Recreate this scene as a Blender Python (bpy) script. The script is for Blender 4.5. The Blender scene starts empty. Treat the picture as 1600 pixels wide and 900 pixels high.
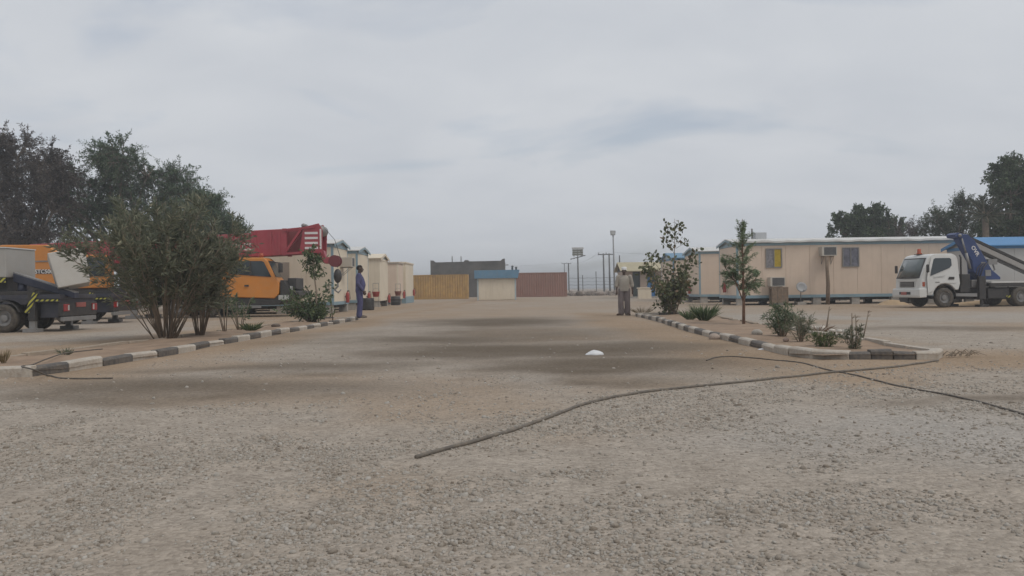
import bpy, bmesh, math, random
import numpy as np
from mathutils import Vector, Matrix

PI = math.pi
R = math.radians
sc = bpy.context.scene
col = sc.collection

# ------------------------------------------------------------------ camera
CAM_H = 1.0          # metres above the gravel
FPX = 1300.0         # focal length in pixels of the 1600 px wide photograph
cam_data = bpy.data.cameras.new('camera')
cam_data.sensor_fit = 'HORIZONTAL'
cam_data.sensor_width = 36.0
cam_data.lens = 36.0 * FPX / 1600.0
cam_data.clip_start = 0.05
cam_data.clip_end = 6000
cam = bpy.data.objects.new('camera', cam_data)
col.objects.link(cam)
cam.matrix_world = (Matrix.Translation((0, 0, CAM_H)) @ Matrix.Rotation(R(90.0 + 0.05), 4, 'X')
                    @ Matrix.Rotation(R(-0.8), 4, 'Z'))
sc.camera = cam

# ------------------------------------------------------------------ sky, sun, exposure
SUN_EL, SUN_AZ = 55.0, 125.0       # azimuth clockwise from +Y
world = bpy.data.worlds.new('World')
sc.world = world
world.use_nodes = True
nt = world.node_tree
for n in list(nt.nodes): nt.nodes.remove(n)
def wn(t, **kw):
    n = nt.nodes.new(t)
    for k, v in kw.items(): setattr(n, k, v)
    return n
out = wn('ShaderNodeOutputWorld'); bg = wn('ShaderNodeBackground')
sky = wn('ShaderNodeTexSky', sky_type='NISHITA', sun_disc=False)
sky.sun_elevation = R(SUN_EL); sky.sun_rotation = R(SUN_AZ)
sky.air_density = 1.0; sky.dust_density = 2.5; sky.ozone_density = 1.0
tc = wn('ShaderNodeTexCoord'); sep = wn('ShaderNodeSeparateXYZ')
nt.links.new(tc.outputs['Generated'], sep.inputs[0])
def wmath(op, a, b=None, clamp=False):
    n = wn('ShaderNodeMath', operation=op); n.use_clamp = clamp
    for i, v in enumerate((a, b)):
        if v is None: continue
        if isinstance(v, (int, float)): n.inputs[i].default_value = v
        else: nt.links.new(v, n.inputs[i])
    return n.outputs[0]
zc = wmath('ADD', wmath('MAXIMUM', sep.outputs[2], 0.0), 0.30)
comb = wn('ShaderNodeCombineXYZ')
nt.links.new(wmath('DIVIDE', sep.outputs[0], zc), comb.inputs[0])
nt.links.new(wmath('DIVIDE', sep.outputs[1], zc), comb.inputs[1])
mp = wn('ShaderNodeMapping'); mp.inputs['Rotation'].default_value = (0, 0, R(14)); mp.inputs['Scale'].default_value = (0.55, 0.8, 1.0)
mp.inputs['Location'].default_value = (3.1, 1.7, 0)
nt.links.new(comb.outputs[0], mp.inputs[0])
nz1 = wn('ShaderNodeTexNoise'); nz1.inputs['Scale'].default_value = 2.6; nz1.inputs['Detail'].default_value = 7; nz1.inputs['Roughness'].default_value = 0.5; nz1.inputs['Distortion'].default_value = 0.6
nz2 = wn('ShaderNodeTexNoise'); nz2.inputs['Scale'].default_value = 4.2; nz2.inputs['Detail'].default_value = 6; nz2.inputs['Roughness'].default_value = 0.5; nz2.inputs['Distortion'].default_value = 0.4
nt.links.new(mp.outputs[0], nz1.inputs['Vector']); nt.links.new(mp.outputs[0], nz2.inputs['Vector'])
cover = wn('ShaderNodeValToRGB')
cover.color_ramp.elements[0].position = 0.34; cover.color_ramp.elements[0].color = (0.60, 0.60, 0.60, 1)
cover.color_ramp.elements[1].position = 0.47; cover.color_ramp.elements[1].color = (1, 1, 1, 1)
nt.links.new(nz1.outputs['Fac'], cover.inputs[0])
cl = wn('ShaderNodeValToRGB')
cl.color_ramp.elements[0].position = 0.30; cl.color_ramp.elements[0].color = (4.85, 5.1, 5.5, 1)
cl.color_ramp.elements[1].position = 0.72; cl.color_ramp.elements[1].color = (5.5, 5.7, 6.0, 1)
nt.links.new(nz2.outputs['Fac'], cl.inputs[0])
mixc = wn('ShaderNodeMix', data_type='RGBA')
nt.links.new(cover.outputs[0], mixc.inputs['Factor'])
nt.links.new(sky.outputs[0], mixc.inputs[6]); nt.links.new(cl.outputs[0], mixc.inputs[7])
nt.links.new(mixc.outputs[2], bg.inputs['Color'])
bg.inputs['Strength'].default_value = 0.1
nt.links.new(bg.outputs[0], out.inputs['Surface'])

sun_d = bpy.data.lights.new('sun', 'SUN'); sun_d.energy = 1.0; sun_d.angle = R(22); sun_d.color = (1.0, 0.95, 0.88)
sun = bpy.data.objects.new('sun', sun_d); col.objects.link(sun)
sdir = Vector((math.sin(R(SUN_AZ)) * math.cos(R(SUN_EL)), math.cos(R(SUN_AZ)) * math.cos(R(SUN_EL)), math.sin(R(SUN_EL))))
sun.rotation_euler = sdir.to_track_quat('Z', 'Y').to_euler(); sun.location = sdir * 60

sc.view_settings.view_transform = 'Standard'; sc.view_settings.look = 'None'
sc.view_settings.exposure = 0.25; sc.view_settings.gamma = 1.0; sc.view_settings.use_curve_mapping = False

# ------------------------------------------------------------------ pixels to places
CM = cam.matrix_world.copy()
def ray(px, py):
    d = CM.to_3x3() @ Vector(((px - 800) / FPX, (450 - py) / FPX, -1.0))
    return d
def G(px, py, z=0.0):
    """the place where the line of sight through a photo pixel meets height z"""
    d = ray(px, py); t = (z - CAM_H) / d.z
    return Vector((d.x * t, d.y * t, z))
def D(px, py, dist):
    """the place on that line at depth dist in front of the camera"""
    d = ray(px, py); t = dist / d.y
    return Vector((d.x * t, dist, CAM_H + d.z * t))

# ------------------------------------------------------------------ noise for layout
_rs = np.random.RandomState(7)
_perm = _rs.rand(256, 256)
def vnoise(x, y):
    x = np.asarray(x, float); y = np.asarray(y, float)
    xi = np.floor(x).astype(int); yi = np.floor(y).astype(int)
    fx = x - xi; fy = y - yi
    fx = fx * fx * (3 - 2 * fx); fy = fy * fy * (3 - 2 * fy)
    a = _perm[xi & 255, yi & 255]; b = _perm[(xi + 1) & 255, yi & 255]
    c = _perm[xi & 255, (yi + 1) & 255]; d = _perm[(xi + 1) & 255, (yi + 1) & 255]
    return (a * (1 - fx) + b * fx) * (1 - fy) + (c * (1 - fx) + d * fx) * fy
def fbm(x, y, o=4):
    s = 0; a = 0.5; t = 0
    for i in range(o):
        s = s + a * vnoise(x * 2 ** i + 17.3 * i, y * 2 ** i + 9.1 * i); t += a; a *= 0.5
    return s / t

# ------------------------------------------------------------------ materials
MATS = {}
def nodes_of(name):
    m = bpy.data.materials.new(name); m.use_nodes = True
    t = m.node_tree
    for n in list(t.nodes): t.nodes.remove(n)
    o = t.nodes.new('ShaderNodeOutputMaterial'); p = t.nodes.new('ShaderNodeBsdfPrincipled')
    t.links.new(p.outputs[0], o.inputs['Surface'])
    return m, t, p, o
def mat(name, c, rough=0.6, var=0.12, scale=3.0, bump=0.0, bscale=30.0, metal=0.0, dust=0.0, dustc=(0.40, 0.32, 0.23), spec=0.5, streak=0.0):
    """paint or stone: base colour with uneven tone, dust in patches and vertical run marks"""
    if name in MATS: return MATS[name]
    m, t, p, o = nodes_of(name)
    L = t.links.new
    co = t.nodes.new('ShaderNodeTexCoord')
    n1 = t.nodes.new('ShaderNodeTexNoise'); n1.inputs['Scale'].default_value = scale; n1.inputs['Detail'].default_value = 6; n1.inputs['Roughness'].default_value = 0.6
    L(co.outputs['Object'], n1.inputs['Vector'])
    rp = t.nodes.new('ShaderNodeValToRGB')
    rp.color_ramp.elements[0].position = 0.3; rp.color_ramp.elements[1].position = 0.72
    rp.color_ramp.elements[0].color = tuple(max(0, v * (1 - var)) for v in c) + (1,)
    rp.color_ramp.elements[1].color = tuple(min(1, v * (1 + var)) for v in c) + (1,)
    L(n1.outputs['Fac'], rp.inputs[0])
    cur = rp.outputs[0]
    if streak > 0:
        ms = t.nodes.new('ShaderNodeMapping'); ms.inputs['Scale'].default_value = (5.0, 5.0, 0.35)
        L(co.outputs['Object'], ms.inputs[0])
        n3 = t.nodes.new('ShaderNodeTexNoise'); n3.inputs['Scale'].default_value = 2.0; n3.inputs['Detail'].default_value = 5
        L(ms.outputs[0], n3.inputs['Vector'])
        r3 = t.nodes.new('ShaderNodeValToRGB'); r3.color_ramp.elements[0].position = 0.5; r3.color_ramp.elements[1].position = 0.75
        r3.color_ramp.elements[0].color = (0, 0, 0, 1); r3.color_ramp.elements[1].color = (streak, streak, streak, 1)
        L(n3.outputs['Fac'], r3.inputs[0])
        mx = t.nodes.new('ShaderNodeMix'); mx.data_type = 'RGBA'
        L(r3.outputs[0], mx.inputs['Factor']); L(cur, mx.inputs[6]); mx.inputs[7].default_value = (c[0] * 0.55 + .02, c[1] * 0.5 + .015, c[2] * 0.42 + .01, 1)
        cur = mx.outputs[2]
    if dust > 0:
        n2 = t.nodes.new('ShaderNodeTexNoise'); n2.inputs['Scale'].default_value = scale * 2.3; n2.inputs['Detail'].default_value = 8; n2.inputs['Roughness'].default_value = 0.65
        L(co.outputs['Object'], n2.inputs['Vector'])
        r2 = t.nodes.new('ShaderNodeValToRGB'); r2.color_ramp.elements[0].position = 0.42; r2.color_ramp.elements[1].position = 0.7
        r2.color_ramp.elements[0].color = (dust * .3,) * 3 + (1,); r2.color_ramp.elements[1].color = (dust,) * 3 + (1,)
        L(n2.outputs['Fac'], r2.inputs[0])
        mx = t.nodes.new('ShaderNodeMix'); mx.data_type = 'RGBA'
        L(r2.outputs[0], mx.inputs['Factor']); L(cur, mx.inputs[6]); mx.inputs[7].default_value = dustc + (1,)
        cur = mx.outputs[2]
    L(cur, p.inputs['Base Color'])
    p.inputs['Roughness'].default_value = rough; p.inputs['Metallic'].default_value = metal
    p.inputs['Specular IOR Level'].default_value = spec
    if bump > 0:
        nb = t.nodes.new('ShaderNodeTexNoise'); nb.inputs['Scale'].default_value = bscale; nb.inputs['Detail'].default_value = 6
        L(co.outputs['Object'], nb.inputs['Vector'])
        b = t.nodes.new('ShaderNodeBump'); b.inputs['Strength'].default_value = bump; b.inputs['Distance'].default_value = 0.02
        L(nb.outputs['Fac'], b.inputs['Height']); L(b.outputs[0], p.inputs['Normal'])
    MATS[name] = m
    return m
def leaf_mat(name, c1, c2, c3=None, rough=0.55, trans=0.25):
    """every leaf its own shade; some light passes through"""
    if name in MATS: return MATS[name]
    m, t, p, o = nodes_of(name); L = t.links.new
    g = t.nodes.new('ShaderNodeNewGeometry')
    rp = t.nodes.new('ShaderNodeValToRGB')
    rp.color_ramp.elements[0].color = c1 + (1,); rp.color_ramp.elements[1].color = c2 + (1,); rp.color_ramp.elements[1].position = 0.85
    if c3:
        e = rp.color_ramp.elements.new(0.93); e.color = c3 + (1,)
    L(g.outputs['Random Per Island'], rp.inputs[0]); L(rp.outputs[0], p.inputs['Base Color'])
    p.inputs['Roughness'].default_value = rough; p.inputs['Specular IOR Level'].default_value = 0.3
    tr = t.nodes.new('ShaderNodeBsdfTranslucent'); L(rp.outputs[0], tr.inputs[0])
    ms = t.nodes.new('ShaderNodeMixShader'); ms.inputs[0].default_value = trans
    L(p.outputs[0], ms.inputs[1]); L(tr.outputs[0], ms.inputs[2]); L(ms.outputs[0], o.inputs['Surface'])
    MATS[name] = m
    return m
def glass_mat(name, c=(0.03, 0.04, 0.045), rough=0.08):
    if name in MATS: return MATS[name]
    m, t, p, o = nodes_of(name)
    p.inputs['Base Color'].default_value = c + (1,); p.inputs['Roughness'].default_value = rough
    p.inputs['Specular IOR Level'].default_value = 0.6
    MATS[name] = m
    return m
def stripe_mat(name, c1, c2, freq, ang):
    """diagonal hazard tape: flat print"""
    if name in MATS: return MATS[name]
    m, t, p, o = nodes_of(name); L = t.links.new
    co = t.nodes.new('ShaderNodeTexCoord'); mpn = t.nodes.new('ShaderNodeMapping'); mpn.inputs['Rotation'].default_value = (0, R(ang), 0)
    L(co.outputs['Object'], mpn.inputs[0])
    w = t.nodes.new('ShaderNodeTexWave'); w.inputs['Scale'].default_value = freq; w.bands_direction = 'X'
    L(mpn.outputs[0], w.inputs['Vector'])
    rp = t.nodes.new('ShaderNodeValToRGB'); rp.color_ramp.interpolation = 'CONSTANT'
    rp.color_ramp.elements[0].color = c1 + (1,); rp.color_ramp.elements[1].color = c2 + (1,); rp.color_ramp.elements[1].position = 0.5
    L(w.outputs['Fac'], rp.inputs[0]); L(rp.outputs[0], p.inputs['Base Color']); p.inputs['Roughness'].default_value = 0.6
    MATS[name] = m
    return m

# ------------------------------------------------------------------ building helpers
def props(o, label=None, cat=None, group=None, kind=None):
    if label: o['label'] = label
    if cat: o['category'] = cat
    if group: o['group'] = group
    if kind: o['kind'] = kind
    return o
def thing(name, label, cat, loc=(0, 0, 0), rz=0.0, group=None):
    o = bpy.data.objects.new(name, None); col.objects.link(o)
    o.empty_display_size = 0.2
    o.location = loc; o.rotation_euler = (0, 0, rz)
    return props(o, label, cat, group)
def copy_tree(o, parent=None):
    c = o.copy(); col.objects.link(c); c.parent = parent
    for ch in list(o.children): copy_tree(ch, c)
    return c
def link_mesh(name, me, parent=None, loc=None, rz=0.0):
    o = bpy.data.objects.new(name, me); col.objects.link(o)
    if parent is not None: o.parent = parent
    if loc is not None: o.location = loc
    o.rotation_euler = (0, 0, rz)
    return o
def np_mesh(name, V, F, material, smooth=False):
    """verts (n,3), faces (m,k) -> mesh"""
    V = np.asarray(V, np.float32); F = np.asarray(F, np.int32)
    me = bpy.data.meshes.new(name)
    me.vertices.add(len(V)); me.vertices.foreach_set('co', V.ravel())
    k = F.shape[1]
    me.loops.add(F.size); me.loops.foreach_set('vertex_index', F.ravel())
    me.polygons.add(len(F)); me.polygons.foreach_set('loop_start', np.arange(0, F.size, k, dtype=np.int32))
    if smooth: me.polygons.foreach_set('use_smooth', np.ones(len(F), bool))
    me.update(calc_edges=True); me.validate()
    if material: me.materials.append(material)
    return me

class MB:
    """collects shapes for ONE mesh object"""
    def __init__(s): s.v = []; s.f = []
    def raw(s, vs, fs):
        b = len(s.v); s.v += [tuple(v) for v in vs]; s.f += [tuple(b + i for i in f) for f in fs]; return s
    def box(s, x0, x1, y0, y1, z0, z1, M=None):
        vs = [Vector((x, y, z)) for z in (z0, z1) for y in (y0, y1) for x in (x0, x1)]
        if M is not None: vs = [M @ v for v in vs]
        return s.raw(vs, [(0, 2, 3, 1), (4, 5, 7, 6), (0, 1, 5, 4), (2, 6, 7, 3), (0, 4, 6, 2), (1, 3, 7, 5)])
    def prism(s, poly, y0, y1, fy=None):
        """polygon of (x,z) extruded along y; fy(z, side) may reshape the width"""
        n = len(poly); vs = []
        for sd, y in ((0, y0), (1, y1)):
            for (x, z) in poly: vs.append((x, fy(z, sd, x) if fy else y, z))
        fs = [tuple(range(n)), tuple(range(2 * n - 1, n - 1, -1))]
        for i in range(n):
            j = (i + 1) % n; fs.append((i, i + n, j + n, j))
        return s.raw(vs, fs)
    def tube(s, pts, rad, n=8, cap=True, ell=None):
        pts = [Vector(p) for p in pts]
        if not isinstance(rad, (list, tuple)): rad = [rad] * len(pts)
        b = len(s.v); prev = None
        for i, p in enumerate(pts):
            t = (pts[min(i + 1, len(pts) - 1)] - pts[max(i - 1, 0)])
            t = t.normalized() if t.length > 1e-9 else Vector((0, 0, 1))
            if prev is None:
                u = t.orthogonal().normalized() if abs(t.z) < 0.95 else (Vector((1, 0, 0)) - t * t.x).normalized()
            else:
                u = (prev - t * prev.dot(t)); u = u.normalized() if u.length > 1e-6 else t.orthogonal().normalized()
            prev = u; w = t.cross(u)
            for k in range(n):
                a = 2 * PI * k / n
                e = ell if ell else 1.0
                s.v.append(tuple(p + (u * math.cos(a) + w * math.sin(a) * e) * rad[i]))
        m = len(pts)
        for i in range(m - 1):
            for k in range(n):
                k2 = (k + 1) % n
                s.f.append((b + i * n + k, b + i * n + k2, b + (i + 1) * n + k2, b + (i + 1) * n + k))
        if cap:
            s.f.append(tuple(b + k for k in range(n - 1, -1, -1))); s.f.append(tuple(b + (m - 1) * n + k for k in range(n)))
        return s
    def lathe(s, prof, n=24, M=None):
        """profile of (radius, z) turned about z"""
        b = len(s.v)
        for (r, z) in prof:
            for k in range(n):
                a = 2 * PI * k / n; v = Vector((r * math.cos(a), r * math.sin(a), z))
                s.v.append(tuple(M @ v if M is not None else v))
        for i in range(len(prof) - 1):
            for k in range(n):
                k2 = (k + 1) % n
                s.f.append((b + i * n + k, b + i * n + k2, b + (i + 1) * n + k2, b + (i + 1) * n + k))
        s.f.append(tuple(b + k for k in range(n - 1, -1, -1))); s.f.append(tuple(b + (len(prof) - 1) * n + k for k in range(n)))
        return s
    def ball(s, c, r, n=10, m=7, sx=1, sy=1, sz=1):
        c = Vector(c); prof = []
        b = len(s.v)
        for i in range(m + 1):
            th = PI * i / m
            for k in range(n):
                a = 2 * PI * k / n
                s.v.append((c.x + r * sx * math.sin(th) * math.cos(a), c.y + r * sy * math.sin(th) * math.sin(a), c.z - r * sz * math.cos(th)))
        for i in range(m):
            for k in range(n):
                k2 = (k + 1) % n
                s.f.append((b + i * n + k, b + i * n + k2, b + (i + 1) * n + k2, b + (i + 1) * n + k))
        return s
    def mesh(s, name, material, smooth=False):
        me = bpy.data.meshes.new(name); me.from_pydata(s.v, [], s.f); me.validate()
        bm = bmesh.new(); bm.from_mesh(me); bmesh.ops.remove_doubles(bm, verts=bm.verts, dist=1e-5)
        bmesh.ops.recalc_face_normals(bm, faces=bm.faces); bm.to_mesh(me); bm.free()
        if smooth: me.polygons.foreach_set('use_smooth', [True] * len(me.polygons))
        me.materials.append(material); me.update()
        return me
    def obj(s, name, material, parent=None, smooth=False, bevel=0.0, seg=2, loc=None, rz=0.0, auto=None):
        o = link_mesh(name, s.mesh(name, material, smooth), parent, loc, rz)
        if bevel > 0:
            md = o.modifiers.new('bevel', 'BEVEL'); md.width = bevel; md.segments = seg; md.limit_method = 'ANGLE'; md.angle_limit = R(35)
        if smooth and auto:
            mark_sharp(o.data, auto)
        return o
def mark_sharp(me, deg):
    bm = bmesh.new(); bm.from_mesh(me)
    for e in bm.edges:
        if len(e.link_faces) == 2 and e.calc_face_angle(0) > R(deg): e.smooth = False
    bm.to_mesh(me); bm.free()
def lettering(name, text, size, material, parent, M, depth=0.004):
    cu = bpy.data.curves.new(name, 'FONT'); cu.body = text; cu.size = size; cu.extrude = depth; cu.align_x = 'LEFT'; cu.resolution_u = 3
    cu.offset = size * 0.02
    tmp = bpy.data.objects.new(name + '_tmp', cu); col.objects.link(tmp)
    dg = bpy.context.evaluated_depsgraph_get(); me = bpy.data.meshes.new_from_object(tmp.evaluated_get(dg))
    bpy.data.objects.remove(tmp); bpy.data.curves.remove(cu)
    me.transform(M); me.materials.clear(); me.materials.append(material); me.name = name
    return link_mesh(name, me, parent)

# palette
BEIGE = mat('cabin_beige', (0.68, 0.545, 0.43), 0.62, 0.06, 0.7, dust=0.18, streak=0.16)
CREAM = mat('cabin_cream', (0.72, 0.63, 0.49), 0.62, 0.06, 0.7, dust=0.18, streak=0.25)
TRIM = mat('trim_pale_blue', (0.20, 0.33, 0.40), 0.55, 0.12, 2.0, dust=0.3)
TRIMW = mat('gable_white_blue', (0.42, 0.50, 0.53), 0.6, 0.1, 2.0, dust=0.25)
ROOFW = mat('roof_white_sheet', (0.62, 0.62, 0.60), 0.5, 0.1, 2.0, dust=0.3)
BLUEROOF = mat('roof_bright_blue', (0.05, 0.22, 0.46), 0.5, 0.1, 2.0, dust=0.12)
KIOSKBLUE = mat('fascia_blue', (0.09, 0.23, 0.36), 0.55, 0.1, 2.0, dust=0.2)
CONC = mat('concrete_block', (0.36, 0.33, 0.29), 0.9, 0.2, 6.0, bump=0.3)
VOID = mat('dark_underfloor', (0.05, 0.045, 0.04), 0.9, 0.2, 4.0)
BLACK = mat('black_paint', (0.020, 0.020, 0.022), 0.5, 0.2, 4.0, dust=0.10)
RUBBER = mat('tyre_rubber', (0.025, 0.024, 0.023), 0.85, 0.2, 6.0, dust=0.3)
STEEL = mat('grey_steel', (0.23, 0.23, 0.23), 0.5, 0.15, 5.0, metal=0.3, dust=0.2)
WHITEP = mat('white_vehicle_paint', (0.62, 0.62, 0.60), 0.38, 0.05, 1.2, dust=0.14)
ORANGE = mat('orange_crane_paint', (0.62, 0.22, 0.022), 0.45, 0.08, 1.2, dust=0.2)
CRED = mat('crane_red_paint', (0.33, 0.032, 0.052), 0.45, 0.1, 1.0, dust=0.12)
CBLUE = mat('loader_blue_paint', (0.016, 0.042, 0.145), 0.42, 0.15, 2.0, dust=0.05)
GLASS = glass_mat('vehicle_glass')
WGLASS = glass_mat('window_glass', (0.05, 0.055, 0.06), 0.12)
LAMP = glass_mat('lamp_glass', (0.45, 0.45, 0.43), 0.15)
REDL = glass_mat('tail_lamp_red', (0.28, 0.02, 0.02), 0.25)
AMBER = glass_mat('beacon_amber', (0.40, 0.07, 0.02), 0.25)
EXT = mat('extinguisher_red', (0.34, 0.03, 0.025), 0.4, 0.1, 3.0, dust=0.15)
WOOD = mat('weathered_wood', (0.20, 0.145, 0.10), 0.85, 0.3, 8.0, bump=0.3)
BARK = mat('grey_bark', (0.16, 0.125, 0.095), 0.9, 0.3, 9.0, bump=0.4)
STEM = mat('pale_stem', (0.24, 0.19, 0.14), 0.85, 0.25, 9.0)
POLE = mat('pole_galvanised', (0.25, 0.25, 0.25), 0.6, 0.1, 4.0)
POLED = mat('pole_dark_timber', (0.075, 0.07, 0.065), 0.8, 0.15, 4.0)
HAZ = stripe_mat('hazard_tape', (0.45, 0.42, 0.06), (0.03, 0.03, 0.03), 3.2, 45)
KW = mat('kerb_white_paint', (0.50, 0.46, 0.40), 0.8, 0.22, 5.0, bump=0.5, bscale=22, dust=0.8, dustc=(0.31, 0.24, 0.175))
KB = mat('kerb_black_paint', (0.05, 0.052, 0.055), 0.75, 0.25, 5.0, bump=0.5, bscale=22, dust=0.5, dustc=(0.30, 0.235, 0.17))
KD = mat('kerb_bare_dusty', (0.36, 0.30, 0.235), 0.9, 0.2, 5.0, bump=0.5, bscale=22, dust=0.7, dustc=(0.31, 0.24, 0.175))
PLATE = mat('registration_plate_red', (0.35, 0.10, 0.08), 0.5, 0.1, 4.0)
WHITE = mat('white_lettering', (0.70, 0.68, 0.66), 0.5, 0.05, 3.0, dust=0.1)
CABLE = mat('cable_sheath', (0.045, 0.042, 0.04), 0.7, 0.2, 8.0, dust=0.35)
DGREY = mat('dark_grey_render', (0.075, 0.073, 0.07), 0.85, 0.4, 0.8, bump=0.2, bscale=8, dust=0.15)

rng = np.random.RandomState(11)
random.seed(5)

# ------------------------------------------------------------------ ground
def gz(x, y):
    x = np.asarray(x, float); y = np.asarray(y, float)
    near = 1.0 / (1.0 + (np.hypot(x, y) / 30.0) ** 2)
    return (fbm(x * 0.9 + 3, y * 0.9 + 5, 3) - 0.5) * 0.030 * near + (fbm(x * 4 + 30, y * 4 + 51, 2) - 0.5) * 0.010 * near - 0.006
def ell(x, y, px, py, rx, ry, z=0.0):
    c = G(px, py); return np.exp(-(((x - c.x) / rx) ** 2 + ((y - c.y) / ry) ** 2) ** 1.4)
def smooth(a, b, v):
    t = np.clip((v - a) / (b - a), 0, 1); return t * t * (3 - 2 * t)
def ground_fields(x, y):
    w = (fbm(x * 0.35 + 11, y * 0.35 + 2, 4) - 0.5)
    w2 = (fbm(x * 1.3 + 4, y * 1.3 + 8, 4) - 0.5)
    # sand: blown against the kerbs, bare yard further back
    sand = 0.0 * x
    kl = -5.75 + (y - 10.0) * 0.04
    sand = np.maximum(sand, smooth(1.5, 0.1, np.abs(x - kl - 0.3 + w * 1.6)) * smooth(8.2, 10.5, y))
    sand = np.maximum(sand, smooth(1.9, 0.2, np.abs(x - 3.4 + w * 1.5)) * smooth(8.5, 11, y) * smooth(40, 30, y))
    sand = np.maximum(sand, smooth(1.5, 0.2, np.abs(y - 9.8 + w * 2)) * smooth(1.5, 4.0, x))
    sand = np.maximum(sand, smooth(1.6, 0.2, np.abs(x + 9.0 - (y - 10) * 0.07 + w)) * smooth(9, 12, y) * 1.0)
    sand = np.maximum(sand, smooth(22, 32, y + w * 8) * (0.45 + 1.3 * np.clip(fbm(x * .12 + 3, y * .06 + 9, 4) - .42, -.3, .4)))
    sand = np.maximum(sand, smooth(0.02, 0.22, w + 0.10 * np.sin(x * 0.6 + y * 0.4)) * 0.55)
    sand = np.maximum(sand, ell(x, y, 1450, 560, 3.5, 1.6))
    sand = np.clip(sand + w2 * 0.5, 0, 1)
    damp = 0.0 * x
    for (px, py, rx, ry, a) in ((800, 522, 2.8, 4.2, .7), (770, 503, 3.0, 4.0, 1.0), (690, 530, 2.8, 1.8, .85), (800, 546, 2.9, 2.0, 1.0), (960, 566, 1.9, 1.2, 1.0), (930, 545, 1.8, 1.8, 1.0),
                                (330, 603, 2.6, 1.0, .85), (480, 572, 1.9, .9, .8), (110, 622, 1.8, .7, .65), (1570, 632, 1.0, .45, .7), (1540, 512, 4.0, .8, .6),
                                (880, 515, 2.0, 1.3, .5), (1010, 585, 1.0, .55, .7), (560, 520, 1.6, 1.2, .3)):
        damp = np.maximum(damp, ell(x + w * 2.6 + w2 * .7, y + w * 3.0 + w2 * .7, px, py, rx, ry) * a)
    damp = np.clip(damp + w2 * 0.35 * (damp > 0.02) * np.minimum(1, damp * 3), 0, 1)
    fine = np.clip(ell(x + w * 2, y + w * 2, 1480, 690, 1.6, 1.3) + ell(x + w * 2, y, 1500, 490, 9, 4.0) * .9 + ell(x + w, y + w, 700, 600, 1.2, .8) * .5 + ell(x + w * 3, y + w * 6, 780, 476, 9, 16) * .7, 0, 1)
    return sand, damp, fine

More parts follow.
